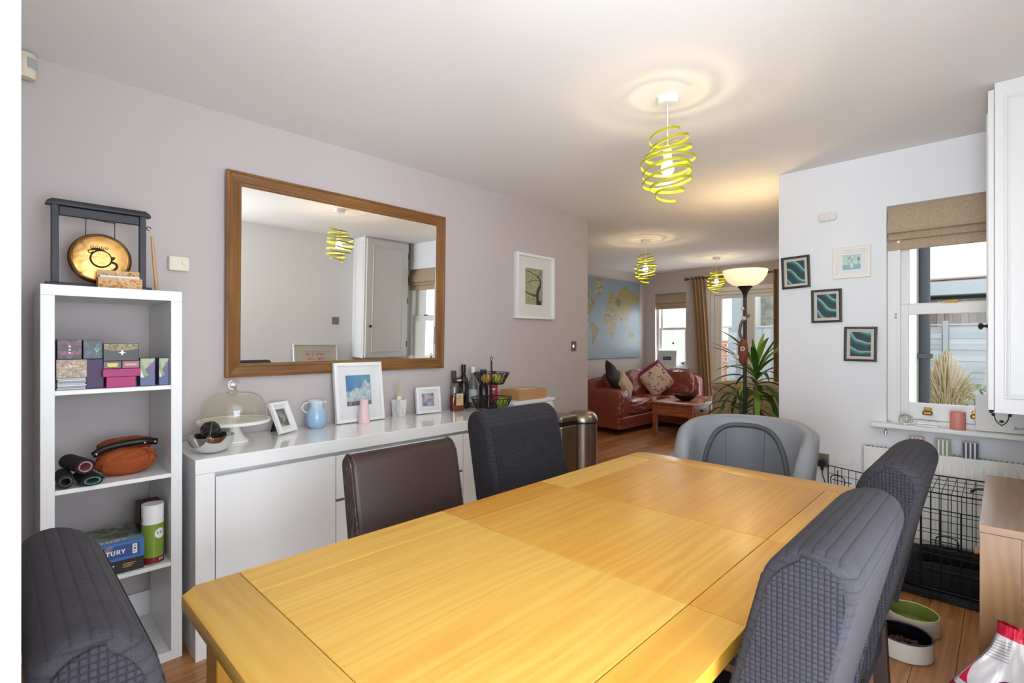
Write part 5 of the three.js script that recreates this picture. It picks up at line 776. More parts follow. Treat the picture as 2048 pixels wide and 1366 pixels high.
// ---- two-tier wire fruit basket
{
  const t = thing('fruit_basket', 'black wire two tier fruit basket on the sideboard', 'basket', [2.3, 2.435, zs]), wm = M.blackWire;
  obj('pole', cyl(0.006, 0.006, 0.335, 0, 0.004, 0, 12), wm, t); obj('loop_handle', new THREE.TorusGeometry(0.011, 0.0025, 8, 20).scale(0.8, 1.3, 1).translate(0, 0.352, 0), wm, t);
  const tier = (y0, r0, y1, r1) => {
    const ring = (r, y, q) => new THREE.TorusGeometry(r, q, 6, 56).rotateX(PI / 2).translate(0, y, 0), n = 26, zig = [];
    for (let i = 0; i < n; i++) { const a = i / n * 2 * PI, b = (i + 0.5) / n * 2 * PI, c = (i + 1) / n * 2 * PI; zig.push(bar(V(r0 * Math.cos(a), y0, r0 * Math.sin(a)), V(r1 * Math.cos(b), y1, r1 * Math.sin(b)), 0.0016, 5), bar(V(r1 * Math.cos(b), y1, r1 * Math.sin(b)), V(r0 * Math.cos(c), y0, r0 * Math.sin(c)), 0.0016, 5)); if (i % 2 === 0) zig.push(tube([V(r1 * Math.cos(a), y1, r1 * Math.sin(a)), V(mix(r0, r1, 0.55) * Math.cos(b), mix(y0, y1, 0.5), mix(r0, r1, 0.55) * Math.sin(b)), V(r1 * Math.cos(c), y1, r1 * Math.sin(c))], 0.0014, 8, 4)); }
    obj('rim', ring(r1, y1, 0.003), wm, t); obj('base_ring', ring(r0, y0, 0.0025), wm, t); obj('wire_lattice', zig, wm, t); obj('base_spokes', Array.from({ length: 10 }, (_, i) => bar(V(0.004, y0, 0), V(r0 * Math.cos(i * PI / 5), y0, r0 * Math.sin(i * PI / 5)), 0.0016, 5)), wm, t);
  };
  tier(0.025, 0.1, 0.098, 0.136); tier(0.19, 0.08, 0.262, 0.118); obj('feet', [0, 1, 2].map((k) => ball(0.006, 0.098 * Math.cos(k * 2.1), 0.006, 0.098 * Math.sin(k * 2.1), 8)).concat([0, 1, 2].map((k) => bar(V(0.098 * Math.cos(k * 2.1), 0.006, 0.098 * Math.sin(k * 2.1)), V(0.099 * Math.cos(k * 2.1), 0.025, 0.099 * Math.sin(k * 2.1)), 0.0018))), wm, t);
  const fruit = (name, label, da, db, dz, col, sx, sy, turn) => { const f = thing(name, label, 'fruit', [2.3 + da, 2.435 + db, zs + dz], turn); obj('flesh', ball(0.034, 0, 0, 0, 20).scale(sx, sy, 1).translate(0, 0.034 * sy, 0), mat(col, 0.4), f); obj('stem_end', cyl(0.003, 0.004, 0.006, 0, 0.068 * sy - 0.004, 0, 8), mat('#5a4a28', 0.8), f); };
  fruit('green_apple', 'green apple in the lower basket tier', 0.06, -0.035, 0.028, '#7fa02c', 1.1, 0.98, 0);
  fruit('lime', 'lime in the upper basket tier', 0.02, -0.045, 0.193, '#a8b046', 1.0, 0.8, 0.4); fruit('lemon', 'yellow lemon in the upper basket tier', 0.045, 0.02, 0.193, '#d8b83a', 1.15, 0.85, 0.2); fruit('orange', 'pale orange fruit in the upper basket tier', -0.035, 0.015, 0.193, '#c99a4a', 1, 0.95, 0);
}
{ const t = thing('cardboard_parcel', 'flat brown cardboard parcel with white label on the low white cabinet', 'parcel', [2.795, 2.605, 0.8426], LW); obj('box_body', box(0.305, 0.07, 0.19, 0, 0.035, 0, 0.002), mat('#b98c58', 0.8, { bumpMap: fineBump, bumpScale: 0.0004 }), t); obj('address_label', box(0.16, 0.001, 0.09, 0.02, 0.0706, 0.0), mat('#e2d8d2', 0.6), t); obj('label_stripe', box(0.07, 0.0008, 0.02, 0.03, 0.0714, 0.01), mat('#c98a80', 0.6), t); }
// ================================================================ window sill and radiator shelf
const zw = 0.7856;
{ const t = thing('glass_paperweight', 'round clear glass paperweight on the window sill', 'paperweight', [3.728, 0.415, zw]); obj('glass_ball', new THREE.SphereGeometry(0.034, 28, 20).scale(1, 0.92, 0.8).translate(0, 0.0315, 0), M.solidGlass, t); obj('white_core', stuffed(0.028, 0.022, 0.02, { wrinkle: 0.003, round: 2.2 }).translate(0.002, 0.026, 0), mat('#eef2f2', 0.4), t); }
{ const t = thing('tile_coasters', 'stack of white raised square coasters on the window sill', 'coasters', [3.715, 0.318, zw], 0.1); for (let i = 0; i < 2; i++) obj('coaster', box(0.092, 0.011, 0.06, 0.002 * i, 0.006 + 0.0125 * i, 0, 0.002), M.white, t); for (const [x, z] of [[-0.028, 0.014], [-0.01, -0.012], [0.022, 0.008]]) obj('raised_square', box(0.026, 0.005, 0.022, x, 0.0265, z, 0.001), M.white, t); }
{ const t = thing('pillar_candle', 'salmon pink pillar candle on the window sill', 'candle', [3.712, 0.186, zw]); obj('wax', lathe([[0.0001, 0.0], [0.0325, 0], [0.0335, 0.004], [0.0335, 0.092], [0.032, 0.096], [0.029, 0.094], [0.026, 0.084], [0.0001, 0.082]], 40), mat('#d98a7c', 0.5, { bumpMap: fineBump, bumpScale: 0.0003 }), t); obj('wick', cyl(0.0012, 0.0012, 0.012, 0, 0.081, 0, 6), M.black, t); }
{ // card with dog drawing
  const art = canvas(256, 224, (c, w, h) => { c.fillStyle = '#e4e3df'; c.fillRect(0, 0, w, h); c.strokeStyle = c.fillStyle = '#33302e'; c.lineWidth = 6; c.beginPath(); c.moveTo(92, 120); c.quadraticCurveTo(96, 164, 128, 182); c.quadraticCurveTo(160, 164, 164, 120); c.stroke(); c.beginPath(); c.ellipse(84, 78, 15, 34, 0.3, 0, 7); c.fill(); c.beginPath(); c.ellipse(172, 78, 15, 34, -0.3, 0, 7); c.fill(); c.beginPath(); c.arc(88, 118, 10, 0, 7); c.fill(); c.beginPath(); c.arc(168, 118, 10, 0, 7); c.fill(); c.beginPath(); c.ellipse(128, 158, 12, 9, 0, 0, 7); c.fill(); c.font = 'italic 26px serif'; c.fillText('home', 184, 202); });
  const t = thing('dog_canvas', 'white canvas with black line drawing of a dog face', 'picture', [3.735, 0.013, zw + 0.001], 0.06); t.rotation.order = 'YXZ'; t.rotation.x = -0.1; obj('canvas_block', box(0.205, 0.195, 0.018, 0, 0.0975, 0, 0.002), mat('#e4e3df', 0.8), t); obj('drawing', new THREE.PlaneGeometry(0.203, 0.193).translate(0, 0.0975, 0.0096), mat('#ffffff', 0.8, { map: art }), t);
}
for (const [b, col, label] of [[0.362, '#b07f7c', 'red and white striped candle tin on the radiator'], [0.247, '#84907c', 'green and white striped candle tin on the radiator'], [0.134, '#2f3d58', 'navy and white striped candle tin on the radiator']]) {
  const t = thing('striped_tin', label, 'tin', [3.685, b, 0.6404], 0.04), w = 0.066; obj('tin_body', box(w, 0.084, w * 0.8, 0, 0.042, 0, 0.002), mat('#e6e1d8', 0.5), t);
  for (let i = 0; i < 4; i++) obj('stripe', box(0.0105, 0.083, w * 0.8 + 0.0012, -w / 2 + 0.0065 + i * 0.0177, 0.042, 0), mat(col, 0.5), t); obj('side_stripes', [-1, 0, 1].map((k) => box(w + 0.0012, 0.083, 0.009, 0, 0.042, k * 0.0175)), mat(col, 0.5), t);
}
// ================================================================ quote picture and slab on the oak cabinet
{ const t = thing('quote_picture', 'white framed print with orange lettering leaning on the white wall', 'picture', [2.61, -0.165, 0.7156], -LW); t.rotation.order = 'YXZ'; t.rotation.x = -0.15;
  framed(t, 0.53, 0.405, { fw: 0.018, depth: 0.03, mount: mat('#ebe7dc', 0.8), aw: 0.33, ah: 0.24, ay: 0.2, art: canvas(512, 372, (c, w, h) => { c.fillStyle = '#e8e3d6'; c.fillRect(0, 0, w, h); c.fillStyle = '#c56a4a'; c.font = 'bold 60px monospace'; c.textAlign = 'center'; c.fillText("THERE'S NO", 256, 80); c.fillText('TIME LIKE', 256, 160); }) }); }
{ const t = obj('black_slab', box(0.12, 0.15, 0.012, 0, 0.075, 0, 0.004), M.black); t.position.copy(P(2.66, -0.093, 0.7152)); t.rotation.set(-0.2, -1.2, 0, 'YXZ'); tag(t, 'thin black tablet like slab propped upright on the oak cabinet', 'device'); }
// ================================================================ dog crate
{
  const a0 = 3.215, a1 = 3.64, b0 = -0.19, b1 = 0.41, hh = 0.53, t = thing('dog_crate', 'black wire dog crate with plastic tray under the radiator', 'crate', [(a0 + a1) / 2, (b0 + b1) / 2, 0]);
  const ca = (a0 + a1) / 2, cb = (b0 + b1) / 2, L = (a, b, z) => V(-(b - cb), z, -(a - ca)), unit = new THREE.CylinderGeometry(1, 1, 1, 6), up = V(0, 1, 0);
  const wire = (p, q, r = 0.0019, parent = t, name = 'wire') => { const m = obj(name, unit, M.blackWire, parent), d = q.clone().sub(p); m.position.copy(p).add(q).multiplyScalar(0.5); m.scale.set(r, d.length(), r); m.quaternion.setFromUnitVectors(up, d.normalize()); };
  const grid = (P00, P10, P01, nu, nv, rr_ = 0.0018) => { const du = P10.clone().sub(P00), dv = P01.clone().sub(P00); for (let i = 0; i <= nu; i++) { const s = P00.clone().addScaledVector(du, i / nu); wire(s, s.clone().add(dv), i % nu ? rr_ : 0.0032); } for (let j = 0; j <= nv; j++) { const s = P00.clone().addScaledVector(dv, j / nv); wire(s, s.clone().add(du), j % nv ? rr_ : 0.0034); } };
  const z0 = 0.03;
  grid(L(a0, b0, z0), L(a0, b1, z0), L(a0, b0, hh), 16, 5); grid(L(a1, b0, z0), L(a1, b1, z0), L(a1, b0, hh), 16, 4); grid(L(a0, b0, z0), L(a1, b0, z0), L(a0, b0, hh), 9, 4);
  grid(L(a0, b0, hh), L(a0, b1, hh), L(a1, b0, hh), 16, 4);
  wire(L(a0, b1, z0), L(a0, b1, hh), 0.0034); wire(L(a1, b1, z0), L(a1, b1, hh), 0.0034); wire(L(a0, b1, z0), L(a1, b1, z0), 0.0034); wire(L(a0, b1, hh), L(a1, b1, hh), 0.0034);
  // front door outline with latch
  const fd = a0 - 0.006, d0 = 0.0, d1 = 0.3; for (const [p, q] of [[L(fd, d1, 0.06), L(fd, d1, 0.45)], [L(fd, d0, 0.06), L(fd, d0, 0.45)], [L(fd, d1, 0.45), L(fd, d0, 0.45)], [L(fd, d1, 0.06), L(fd, d0, 0.06)]]) wire(p, q, 0.003, t, 'door_bar');
  for (let i = 1; i < 4; i++) wire(L(fd, mix(d0, d1, i / 4), 0.06), L(fd, mix(d0, d1, i / 4), 0.45), 0.0026, t, 'door_bar'); for (const z of [0.16, 0.26, 0.35]) wire(L(fd, d0, z), L(fd, d1, z), 0.0018, t, 'door_bar');
  const latch = (p, dir) => tube([p.clone().addScaledVector(dir, -0.035).add(V(0, 0.02, 0)), p.clone().addScaledVector(dir, 0.035).add(V(0, 0.02, 0)), p.clone().addScaledVector(dir, 0.035).add(V(0, -0.03, 0)), p.clone().addScaledVector(dir, -0.035).add(V(0, -0.03, 0))], 0.003, 40, 6, true);
  obj('latch', [latch(L(fd - 0.006, 0.2, 0.30), V(1, 0, 0)), bar(L(fd - 0.006, 0.215, 0.285), L(fd - 0.006, 0.215, 0.21), 0.003), bar(L(fd - 0.006, 0.195, 0.285), L(fd - 0.006, 0.195, 0.21), 0.003), bar(L(fd - 0.006, 0.26, 0.30), L(fd - 0.006, 0.15, 0.30), 0.0028)], M.blackWire, t);
  // end door swung open towards the socket
  const hinge = L(3.37, b1 + 0.012, 0), free = L(3.505, 0.762, 0), ud = free.clone().sub(hinge);
  for (let i = 0; i <= 9; i++) { const s = hinge.clone().addScaledVector(ud, i / 9); wire(s.clone().setY(0.06), s.clone().setY(0.525), i % 9 ? 0.0018 : 0.003, t, 'open_door_wire'); }
  for (const z of [0.06, 0.18, 0.3, 0.4, 0.48, 0.525]) wire(hinge.clone().setY(z), free.clone().setY(z), z === 0.06 || z === 0.525 ? 0.003 : 0.0018, t, 'open_door_wire');
  const un = ud.clone().normalize(), lp = free.clone().addScaledVector(un, -0.06).setY(0.45).add(V(0, 0, 0.01)); obj('end_latch', [latch(lp, un), bar(lp.clone().addScaledVector(un, -0.08), lp.clone().addScaledVector(un, 0.03), 0.0028), bar(lp.clone().add(V(0, 0.06, 0)), lp.clone().add(V(0, -0.05, 0)), 0.0028)], M.blackWire, t);
  obj('tray', [box(0.59, 0.006, 0.415, 0, 0.012, 0), box(0.59, 0.035, 0.006, 0, 0.026, 0.206), box(0.59, 0.035, 0.006, 0, 0.026, -0.206), box(0.006, 0.035, 0.415, 0.293, 0.026, 0), box(0.006, 0.035, 0.415, -0.293, 0.026, 0)], mat('#141414', 0.55), t);
  obj('carry_handle', tube([L(3.33, 0.12, hh + 0.004), L(3.33, 0.1, hh + 0.022), L(3.33, 0.02, hh + 0.022), L(3.33, 0.0, hh + 0.004)], 0.006, 20, 8), M.black, t);
  const bed = thing('dog_bed', 'thick black padded bed inside the wire crate', 'pet bed', [ca, cb, 0.0156]); obj('bolster', [stuffed(0.56, 0.14, 0.08, { round: 3.4, wrinkle: 0.004 }).translate(0, 0.072, 0.15), stuffed(0.56, 0.14, 0.08, { round: 3.4, wrinkle: 0.004, off: 4 }).translate(0, 0.072, -0.15), stuffed(0.08, 0.14, 0.36, { round: 3.4, wrinkle: 0.004, off: 9 }).translate(-0.24, 0.072, 0), stuffed(0.08, 0.14, 0.36, { round: 3.4, wrinkle: 0.004, off: 2 }).translate(0.24, 0.072, 0)], mat('#131214', 0.95), bed); obj('cushion', stuffed(0.46, 0.07, 0.27, { bulge: 0.2, wrinkle: 0.005 }).translate(0, 0.038, 0), mat('#161517', 0.95), bed);
}
// ---- pet bowls
{
  const bowl = (t, inside, rimCol) => { obj('outer', lathe([[0.0001, 0], [0.088, 0], [0.096, 0.004], [0.099, 0.012], [0.097, 0.075], [0.093, 0.078]], 56), mat('#d6cfc4', 0.35), t); obj('glazed_inside', lathe([[0.0965, 0.0755], [0.0935, 0.0792], [0.0895, 0.076], [0.084, 0.02], [0.07, 0.012], [0.0001, 0.011]], 56), mat(inside, 0.18, { side: THREE.DoubleSide }), t); obj('rim', new THREE.TorusGeometry(0.0945, 0.0028, 10, 64).rotateX(PI / 2).translate(0, 0.0775, 0), mat(rimCol, 0.2), t); };
  const g = thing('water_bowl', 'cream pet bowl with green glazed inside holding water', 'pet bowl', [2.835, 0.295, 0.0006]); bowl(g, '#78863e', '#c3c58a'); obj('water', new THREE.CircleGeometry(0.0862, 48).rotateX(-PI / 2).translate(0, 0.042, 0), mat('#ffffff', 0.0, { transmission: 1, ior: 1.33 }), g);
  const k = thing('food_bowl', 'cream pet bowl with black glazed inside and dry kibble', 'pet bowl', [2.60, 0.297, 0.0006]); bowl(k, '#0c0d14', '#3a3e4c');
  const kib = []; for (let i = 0; i < 130; i++) { const an = rr(0, 6.28), q = 0.07 * Math.sqrt(rnd()); kib.push(new THREE.IcosahedronGeometry(rr(0.0055, 0.008), 0).rotateX(rr(0, 3)).translate(q * Math.cos(an), 0.02 + rr(0, 0.012), q * Math.sin(an))); } const m = obj('kibble', kib, mat('#4a3222', 0.85), k); m.userData.kind = 'stuff';
}
{ // pet-food bag
  const t = thing('pet_food_bag', 'crumpled red and purple pet food bag on the floor by the oak cabinet', 'bag', [1.83, 0.004, 0.0006], -0.55), art = canvas(512, 768, (c, w, h) => {
    c.fillStyle = '#a3122e'; c.fillRect(0, 0, w, h); c.fillStyle = '#c4bebc'; c.fillRect(0, 0, w, 285); c.fillStyle = '#b81f38'; c.fillRect(0, 0, w, 44); c.strokeStyle = '#8f8f8d'; c.lineWidth = 4; for (let i = 0; i < 7; i++) { c.beginPath(); c.moveTo(190, 74 + i * 11); c.lineTo(330, 60 + i * 11); c.stroke(); }
    c.fillStyle = '#4e1240'; c.beginPath(); c.moveTo(w, 90); c.lineTo(330, 190); c.lineTo(262, 262); c.lineTo(300, 330); c.lineTo(w, 380); c.fill(); c.fillStyle = '#c99ab0'; c.font = 'bold 38px sans-serif'; c.save(); c.translate(318, 236); c.rotate(-0.5); c.fillText('lds', 0, 0); c.fillText('bp', 0, 52); c.restore(); c.fillStyle = '#b81f38'; c.beginPath(); c.moveTo(236, 180); c.lineTo(262, 262); c.lineTo(238, 262); c.fill(); c.fillStyle = '#2a2626'; c.font = 'bold 46px serif'; c.fillText('ici', 168, 268); });
  art.wrapS = THREE.RepeatWrapping; art.offset.x = 0.6;
  const g = new THREE.CylinderGeometry(0.12, 0.12, 0.54, 48, 30, true), p = g.attributes.position;
  for (let i = 0; i < p.count; i++) { const x = p.getX(i), y = p.getY(i) + 0.27, z = p.getZ(i), f = y / 0.54, an = Math.atan2(z, x), sq = mix(1, 0.12, smooth(0.45, 1, f)), wd = mix(1.05, 0.26, smooth(0.5, 0.95, f)), wv = 0.012 * noise3(x * 18, y * 14, z * 18) + 0.006 * noise3(x * 40, y * 40, z * 40); const k = Math.pow(Math.abs(Math.cos(an)) ** 4 + Math.abs(Math.sin(an)) ** 4, -0.25); p.setXYZ(i, Math.cos(an) * k * 0.115 * wd + wv + 0.02 * smooth(0.5, 1, f), y + wv * 0.5, Math.sin(an) * k * 0.07 * sq + wv); }
  g.computeVertexNormals(); obj('bag_body', g, mat('#e6e6e6', 0.35, { map: art, side: THREE.DoubleSide }), t); obj('bag_base', stuffed(0.21, 0.06, 0.13, { wrinkle: 0.004 }).translate(0, 0.032, 0), mat('#a3122e', 0.4), t);
}
// ================================================================ sitting room
const hide = mat('#8a4230', 0.36, { bumpMap: rep(leatherBump, 2), bumpScale: 0.003, clearcoat: 0.25, clearcoatRoughness: 0.25 });
{
  const t = thing('corner_sofa', 'chestnut brown leather corner sofa under the world map', 'sofa', [6.8, 4.0, 0]), L = (a, b, z) => [-(b - 4.0), z, -(a - 6.8)];
  const part = (name, a0, a1, b0, b1, z0, z1, o = {}) => obj(name, stuffed(Math.abs(b1 - b0), z1 - z0, Math.abs(a1 - a0), { round: 7, wrinkle: 0.008, bulge: 0.04, n: 20, ...o }).translate(...L((a0 + a1) / 2, (b0 + b1) / 2, (z0 + z1) / 2)), hide, t);
  part('base', 5.86, 7.74, 3.68, 4.36, 0.07, 0.25, { wrinkle: 0.004, round: 14, off: 1 }); part('base', 6.9, 7.61, 3.0, 3.72, 0.07, 0.25, { wrinkle: 0.004, round: 14, off: 2 });
  part('arm', 5.85, 6.12, 3.68, 4.36, 0.2, 0.60, { round: 6, off: 3, bulge: 0.08 });
  part('back', 5.9, 7.72, 4.12, 4.37, 0.22, 0.74, { off: 4, round: 6 }); part('back', 7.36, 7.61, 3.3, 4.2, 0.22, 0.78, { off: 5, round: 6, bulge: 0.1 });
  part('seat_cushion', 6.12, 6.72, 3.69, 4.16, 0.25, 0.455, { bulge: 0.16, off: 6 }); part('seat_cushion', 6.72, 7.3, 3.69, 4.16, 0.25, 0.455, { bulge: 0.16, off: 7 }); part('seat_cushion', 6.92, 7.4, 3.0, 3.70, 0.25, 0.465, { bulge: 0.12, off: 8 }); part('seat_cushion', 7.2, 7.55, 3.69, 4.16, 0.25, 0.45, { bulge: 0.1, off: 12 });
  const bc = (a, b, w, turn, off) => { const m = obj('back_cushion', stuffed(w, 0.4, 0.2, { round: 3.4, wrinkle: 0.016, freq: 8, bulge: 0.1, off }), hide, t); m.position.set(...L(a, b, 0.62)); m.rotation.set(-0.22, turn, 0, 'YXZ'); };
  bc(6.42, 4.12, 0.56, PI / 2, 9); bc(7.0, 4.12, 0.56, PI / 2, 10); bc(7.36, 3.72, 0.75, 0, 11);
  obj('feet', [[5.95, 3.78], [5.95, 4.28], [7.5, 3.1], [7.0, 3.1], [7.6, 4.28]].map(([a, b]) => cyl(0.025, 0.02, 0.07, ...((q) => [q[0], 0, q[2]])(L(a, b, 0)), 12)), M.black, t);
}
{
  const a = obj('dark_cushion', pillow(0.42, 0.42, 0.14, 20, 2), mat('#2f2622', 0.9)); a.position.copy(P(6.24, 4.02, 0.745)); a.rotation.set(-0.5, LW + 0.3, 0.7, 'YXZ'); tag(a, 'dark brown square cushion tipped on the sofa arm', 'cushion');
  const b = obj('cream_cushion', pillow(0.38, 0.34, 0.12, 18, 5), mat('#b99f84', 0.9)); b.position.copy(P(6.36, 3.93, 0.64)); b.rotation.set(-0.45, LW + 0.2, 0.5, 'YXZ'); tag(b, 'cream cushion tucked behind the dark cushion', 'cushion');
  const art = canvas(256, 256, (c, w, h) => { c.fillStyle = '#d2bfa4'; c.fillRect(0, 0, w, h); for (let i = 0; i < 26; i++) { c.strokeStyle = c.fillStyle = ['#6a2438', '#8a3a4a', '#54283a'][i % 3]; const x = rr(0, w), y = rr(0, h); c.lineWidth = 2; c.beginPath(); c.moveTo(x, y); c.quadraticCurveTo(x + rr(-20, 20), y + 24, x + rr(-24, 24), y + 46); c.stroke(); for (let k = 0; k < 4; k++) { c.beginPath(); c.ellipse(x + rr(-12, 12), y + rr(-10, 10), rr(3, 8), rr(2, 5), rr(0, 3), 0, 7); c.fill(); } } c.fillStyle = '#8c2452'; c.fillRect(0, 0, w, 34); c.fillRect(w - 26, 0, 26, h); });
  const f = thing('floral_cushion', 'cream floral cushion with crimson edge on the leather sofa', 'cushion', [7.15, 3.86, 0.69]); f.rotation.set(-0.4, 0.75, 0.62, 'YXZ'); obj('cover', pillow(0.47, 0.47, 0.17, 22, 8), mat('#ffffff', 0.9, { map: art }), f); obj('ribbon_edge', tube([V(-0.2, 0.21, 0.01), V(-0.05, 0.215, 0.03), V(0.1, 0.212, 0.02), V(0.21, 0.2, 0.0), V(0.212, 0.05, 0.01)], 0.016, 40, 6), mat('#7d1f4c', 0.5), f);
}
{ // coffee table
  const wd = mat('#ffffff', 0.3, { map: woodTex([176, 104, 62], [132, 68, 36], { streaks: 60 }), clearcoat: 0.3, clearcoatRoughness: 0.2 }), a0 = 6.24, a1 = 7.3, b0 = 2.86, b1 = 3.43, t = thing('coffee_table', 'reddish brown wooden coffee table with drawers', 'coffee table', [(a0 + a1) / 2, (b0 + b1) / 2, 0]), w = b1 - b0, d = a1 - a0;
  obj('tabletop', metric(box(w + 0.04, 0.025, d + 0.04, 0, 0.4475, 0, 0.005), { swap: true }), wd, t); for (const x of [-1, 1]) for (const z of [-1, 1]) obj('leg', metric(box(0.055, 0.434, 0.055, x * (w / 2 - 0.03), 0.217, z * (d / 2 - 0.03), 0.003)), wd, t);
  obj('apron', [box(w - 0.115, 0.15, 0.02, 0, 0.358, d / 2 - 0.03), box(w - 0.115, 0.15, 0.02, 0, 0.358, -d / 2 + 0.03), box(0.02, 0.15, d - 0.115, -w / 2 + 0.03, 0.358, 0), box(0.02, 0.15, d - 0.115, w / 2 - 0.03, 0.358, 0)].map((g) => metric(g)), wd, t);
  for (const z of [0.24, -0.24]) { const dr = obj('drawer', metric(box(0.012, 0.11, 0.4, w / 2 - 0.018, 0.355, z, 0.003)), wd, t); obj('knob', ball(0.016, w / 2, 0.355, z, 12), mat('#231712', 0.35), dr); }
  const bw = thing('dark_bowl', 'dark carved leaf shaped bowl on the coffee table', 'bowl', [6.62, 3.14, 0.4606], 0.3); obj('bowl', lathe([[0.0001, 0.002], [0.06, 0], [0.12, 0.03], [0.165, 0.075], [0.16, 0.077], [0.11, 0.036], [0.0001, 0.014]], 40).scale(1, 1, 0.62), mat('#24130f', 0.3), bw); obj('carved_rim', tube(Array.from({ length: 14 }, (_, i) => V(0.163 * Math.cos(i / 14 * 6.283), 0.076 + 0.006 * (i % 2), 0.163 * 0.62 * Math.sin(i / 14 * 6.283))), 0.005, 60, 6, true), mat('#2a1712', 0.35), bw);
}
{ // beige sofa, back to the dining room
  const cl = mat('#b9a48c', 0.9, { bumpMap: rep(fineBump, 6), bumpScale: 0.001 }), t = thing('beige_sofa', 'beige fabric sofa with rolled back behind the leafy plant', 'sofa', [6.45, 1.96, 0]), o = { round: 8, wrinkle: 0.004, n: 16 };
  obj('back', stuffed(1.12, 0.6, 0.2, o).translate(0, 0.42, 0.36), cl, t); obj('rolled_top', stuffed(1.16, 0.17, 0.24, { round: 3, wrinkle: 0.004 }).translate(0, 0.725, 0.36), cl, t); obj('base', stuffed(1.1, 0.22, 0.78, o).translate(0, 0.18, 0), cl, t); obj('seat_cushion', stuffed(0.86, 0.18, 0.6, { ...o, bulge: 0.12 }).translate(0, 0.37, -0.06), cl, t);
  for (const s of [-1, 1]) obj('arm', stuffed(0.14, 0.44, 0.76, { round: 6, wrinkle: 0.004 }).translate(s * 0.5, 0.38, -0.01), cl, t); obj('feet', [[-0.5, 0.38], [0.5, 0.38], [-0.5, -0.34], [0.5, -0.34]].map(([x, z]) => cyl(0.025, 0.02, 0.08, x, 0, z, 10)), M.black, t);
}
{ // dracaena
  const t = thing('dracaena_plant', 'tall potted dracaena with long arching green leaves', 'plant', [4.75, 1.62, 0]), greens = ['#3f6b22', '#57842c', '#2f5320', '#6f9a34'].map((c) => mat(c, 0.45, { side: THREE.DoubleSide })), pale = mat('#86ad3c', 0.45, { side: THREE.DoubleSide });
  obj('pot', lathe([[0.0001, 0], [0.1, 0], [0.135, 0.26], [0.14, 0.3], [0.13, 0.3], [0.125, 0.25], [0.0001, 0.24]], 36), mat('#cfcac0', 0.5), t); obj('soil', cyl(0.122, 0.122, 0.012, 0, 0.252, 0, 30), mat('#3a2c22', 0.95), t);
  obj('stem', [tube([V(0.02, 0.25, 0), V(0.025, 0.55, 0.01), V(0.03, 0.92, 0)], 0.018, 12, 8), tube([V(-0.03, 0.25, 0.01), V(-0.05, 0.45, 0.03), V(-0.06, 0.66, 0.03)], 0.016, 12, 8)], mat('#7a6a4c', 0.8), t);
  const leaf = (base, az, L, rise, droop, w, m) => { const N = 12, pos = [], idx = [], uv = []; let x = 0, y = 0, el = rise; for (let i = 0; i <= N; i++) { const f = i / N, ww = w * Math.pow(Math.sin(PI * clamp(f * 0.93 + 0.07)), 0.7) * (1 - 0.3 * f), cx = base.x + Math.cos(az) * x, cz = base.z + Math.sin(az) * x, px = -Math.sin(az), pz = Math.cos(az); pos.push(cx + px * ww, base.y + y + ww * 0.35, cz + pz * ww, cx, base.y + y, cz, cx - px * ww, base.y + y + ww * 0.35, cz - pz * ww); x += Math.cos(el) * L / N; y += Math.sin(el) * L / N; el -= droop / N; }
    for (let i = 0; i < N; i++) for (let k = 0; k < 2; k++) { const p = i * 3 + k; idx.push(p, p + 1, p + 3, p + 1, p + 4, p + 3); } const g = new THREE.BufferGeometry(); g.setAttribute('position', new THREE.BufferAttribute(new Float32Array(pos), 3)); g.setIndex(idx); g.computeVertexNormals(); obj('leaf', g, m, t); };
  for (let i = 0; i < 30; i++) leaf(V(0.03, 0.80 + i * 0.008, 0), i * 2.4 + 0.3, rr(0.42, 0.55) * (Math.cos(i * 2.4 + 0.3) > 0.5 ? 0.82 : 1), mix(-0.1, 1.3, i / 30), rr(1.5, 2.4) * (1 - i / 44), rr(0.024, 0.034), i > 25 ? pale : greens[i % 4]);
  for (let i = 0; i < 28; i++) leaf(V(-0.06, 0.52 + i * 0.007, 0.03), i * 2.4 + 1.2, rr(0.38, 0.52) * (Math.cos(i * 2.4 + 1.2) > 0.5 ? 0.85 : 1), mix(-0.2, 1.2, i / 28), rr(1.6, 2.5), rr(0.024, 0.034), greens[(i + 1) % 4]);
  for (const [az, L, r, d] of [[0.25, 0.42, 1.15, 0.3], [-0.5, 0.46, 1.0, 0.3], [2.9, 0.5, 0.9, 0.6], [1.5, 0.34, 1.3, 0.2]]) leaf(V(0.03, 0.98, 0), az, L, r, d, 0.026, greens[1]);
}
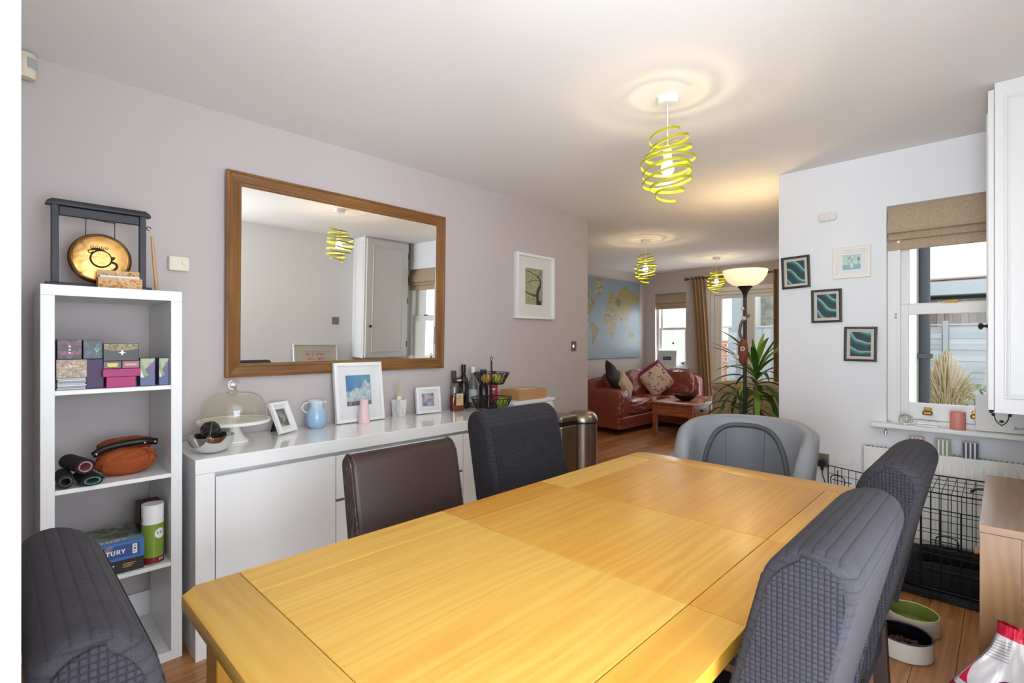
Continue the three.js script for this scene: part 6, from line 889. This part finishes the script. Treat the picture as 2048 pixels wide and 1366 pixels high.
// ---- curtains and rod
{
  const cloth = mat('#a58a66', 0.9, { side: THREE.DoubleSide });
  const curtain = (label, b0, b1, c0, c1, n) => { const t = thing('curtain', label, 'curtain', [7.68, (b0 + b1) / 2, 0.02]), U = n * 10, W = 26, pos = [], idx = []; for (let i = 0; i <= U; i++) for (let j = 0; j <= W; j++) { const u = i / U, v = j / W, g = smooth(0, 1, v), B = mix(mix(b0, b1, u), mix(c0, c1, u), Math.pow(1 - v, 0.8)); pos.push(-(B - (b0 + b1) / 2), v * 2.27, 0.035 * Math.sin(u * n * 2 * PI) * (0.75 + 0.25 * g) - 0.0); } for (let i = 0; i < U; i++) for (let j = 0; j < W; j++) { const p = i * (W + 1) + j; idx.push(p, p + W + 1, p + 1, p + 1, p + W + 1, p + W + 2); } const g = new THREE.BufferGeometry(); g.setAttribute('position', new THREE.BufferAttribute(new Float32Array(pos), 3)); g.setIndex(idx); g.computeVertexNormals(); obj('cloth', g, cloth, t); for (let k = 0; k < n; k++) obj('eyelet', new THREE.TorusGeometry(0.02, 0.004, 8, 20).rotateY(PI / 2).translate(-(mix(b0, b1, (k + 0.5) / n) - (b0 + b1) / 2), 2.235, 0), M.bronze, t); };
  curtain('long tan eyelet curtain left of the french doors', 3.56, 3.34, 3.40, 3.19, 4); curtain('long tan eyelet curtain on the far side of the french doors', 2.34, 2.12, 2.34, 2.12, 4);
  const r = thing('curtain_rod', 'dark bronze curtain rod above the french doors', 'curtain rod', [7.68, 2.85, 2.235]); obj('rod', bar(V(-0.75, 0.02, 0), V(0.82, 0.02, 0), 0.013, 12), M.bronze, r); for (const x of [-0.78, 0.85]) obj('finial', ball(0.026, x, 0.02, 0, 14), M.bronze, r); for (const x of [-0.68, 0.7]) obj('bracket', bar(V(x, 0.02, 0), V(x, 0.02, -0.1), 0.008, 8), M.bronze, r);
}
// ---- sitting-room window sill
{ const t = thing('slate_picture', 'square white framed small dark blue picture on the sitting room sill', 'picture', [7.795, 4.02, 0.8506]); t.rotation.x = -0.12; framed(t, 0.34, 0.27, { fw: 0.02, depth: 0.02, aw: 0.15, ah: 0.06, ay: 0.14, art: grey('#53646f', ['#3a4a58', '#6f8492', '#2f3d4a']) }); }
{ const t = thing('hanging_charm', 'small heart charm on a string in the sitting room window', 'charm', [7.875, 3.945, 1.24]); obj('string', bar(V(0, 0.01, 0), V(0, 0.27, 0), 0.0015, 6), mat('#8a8a88', 0.7), t); obj('heart', extrude((() => { const s = new THREE.Shape(); s.moveTo(0, -0.02); s.bezierCurveTo(-0.03, 0, -0.018, 0.024, 0, 0.012); s.bezierCurveTo(0.018, 0.024, 0.03, 0, 0, -0.02); return s; })(), 0.006, 0.001), mat('#5a5654', 0.5), t); }

renderer.render(scene, camera);
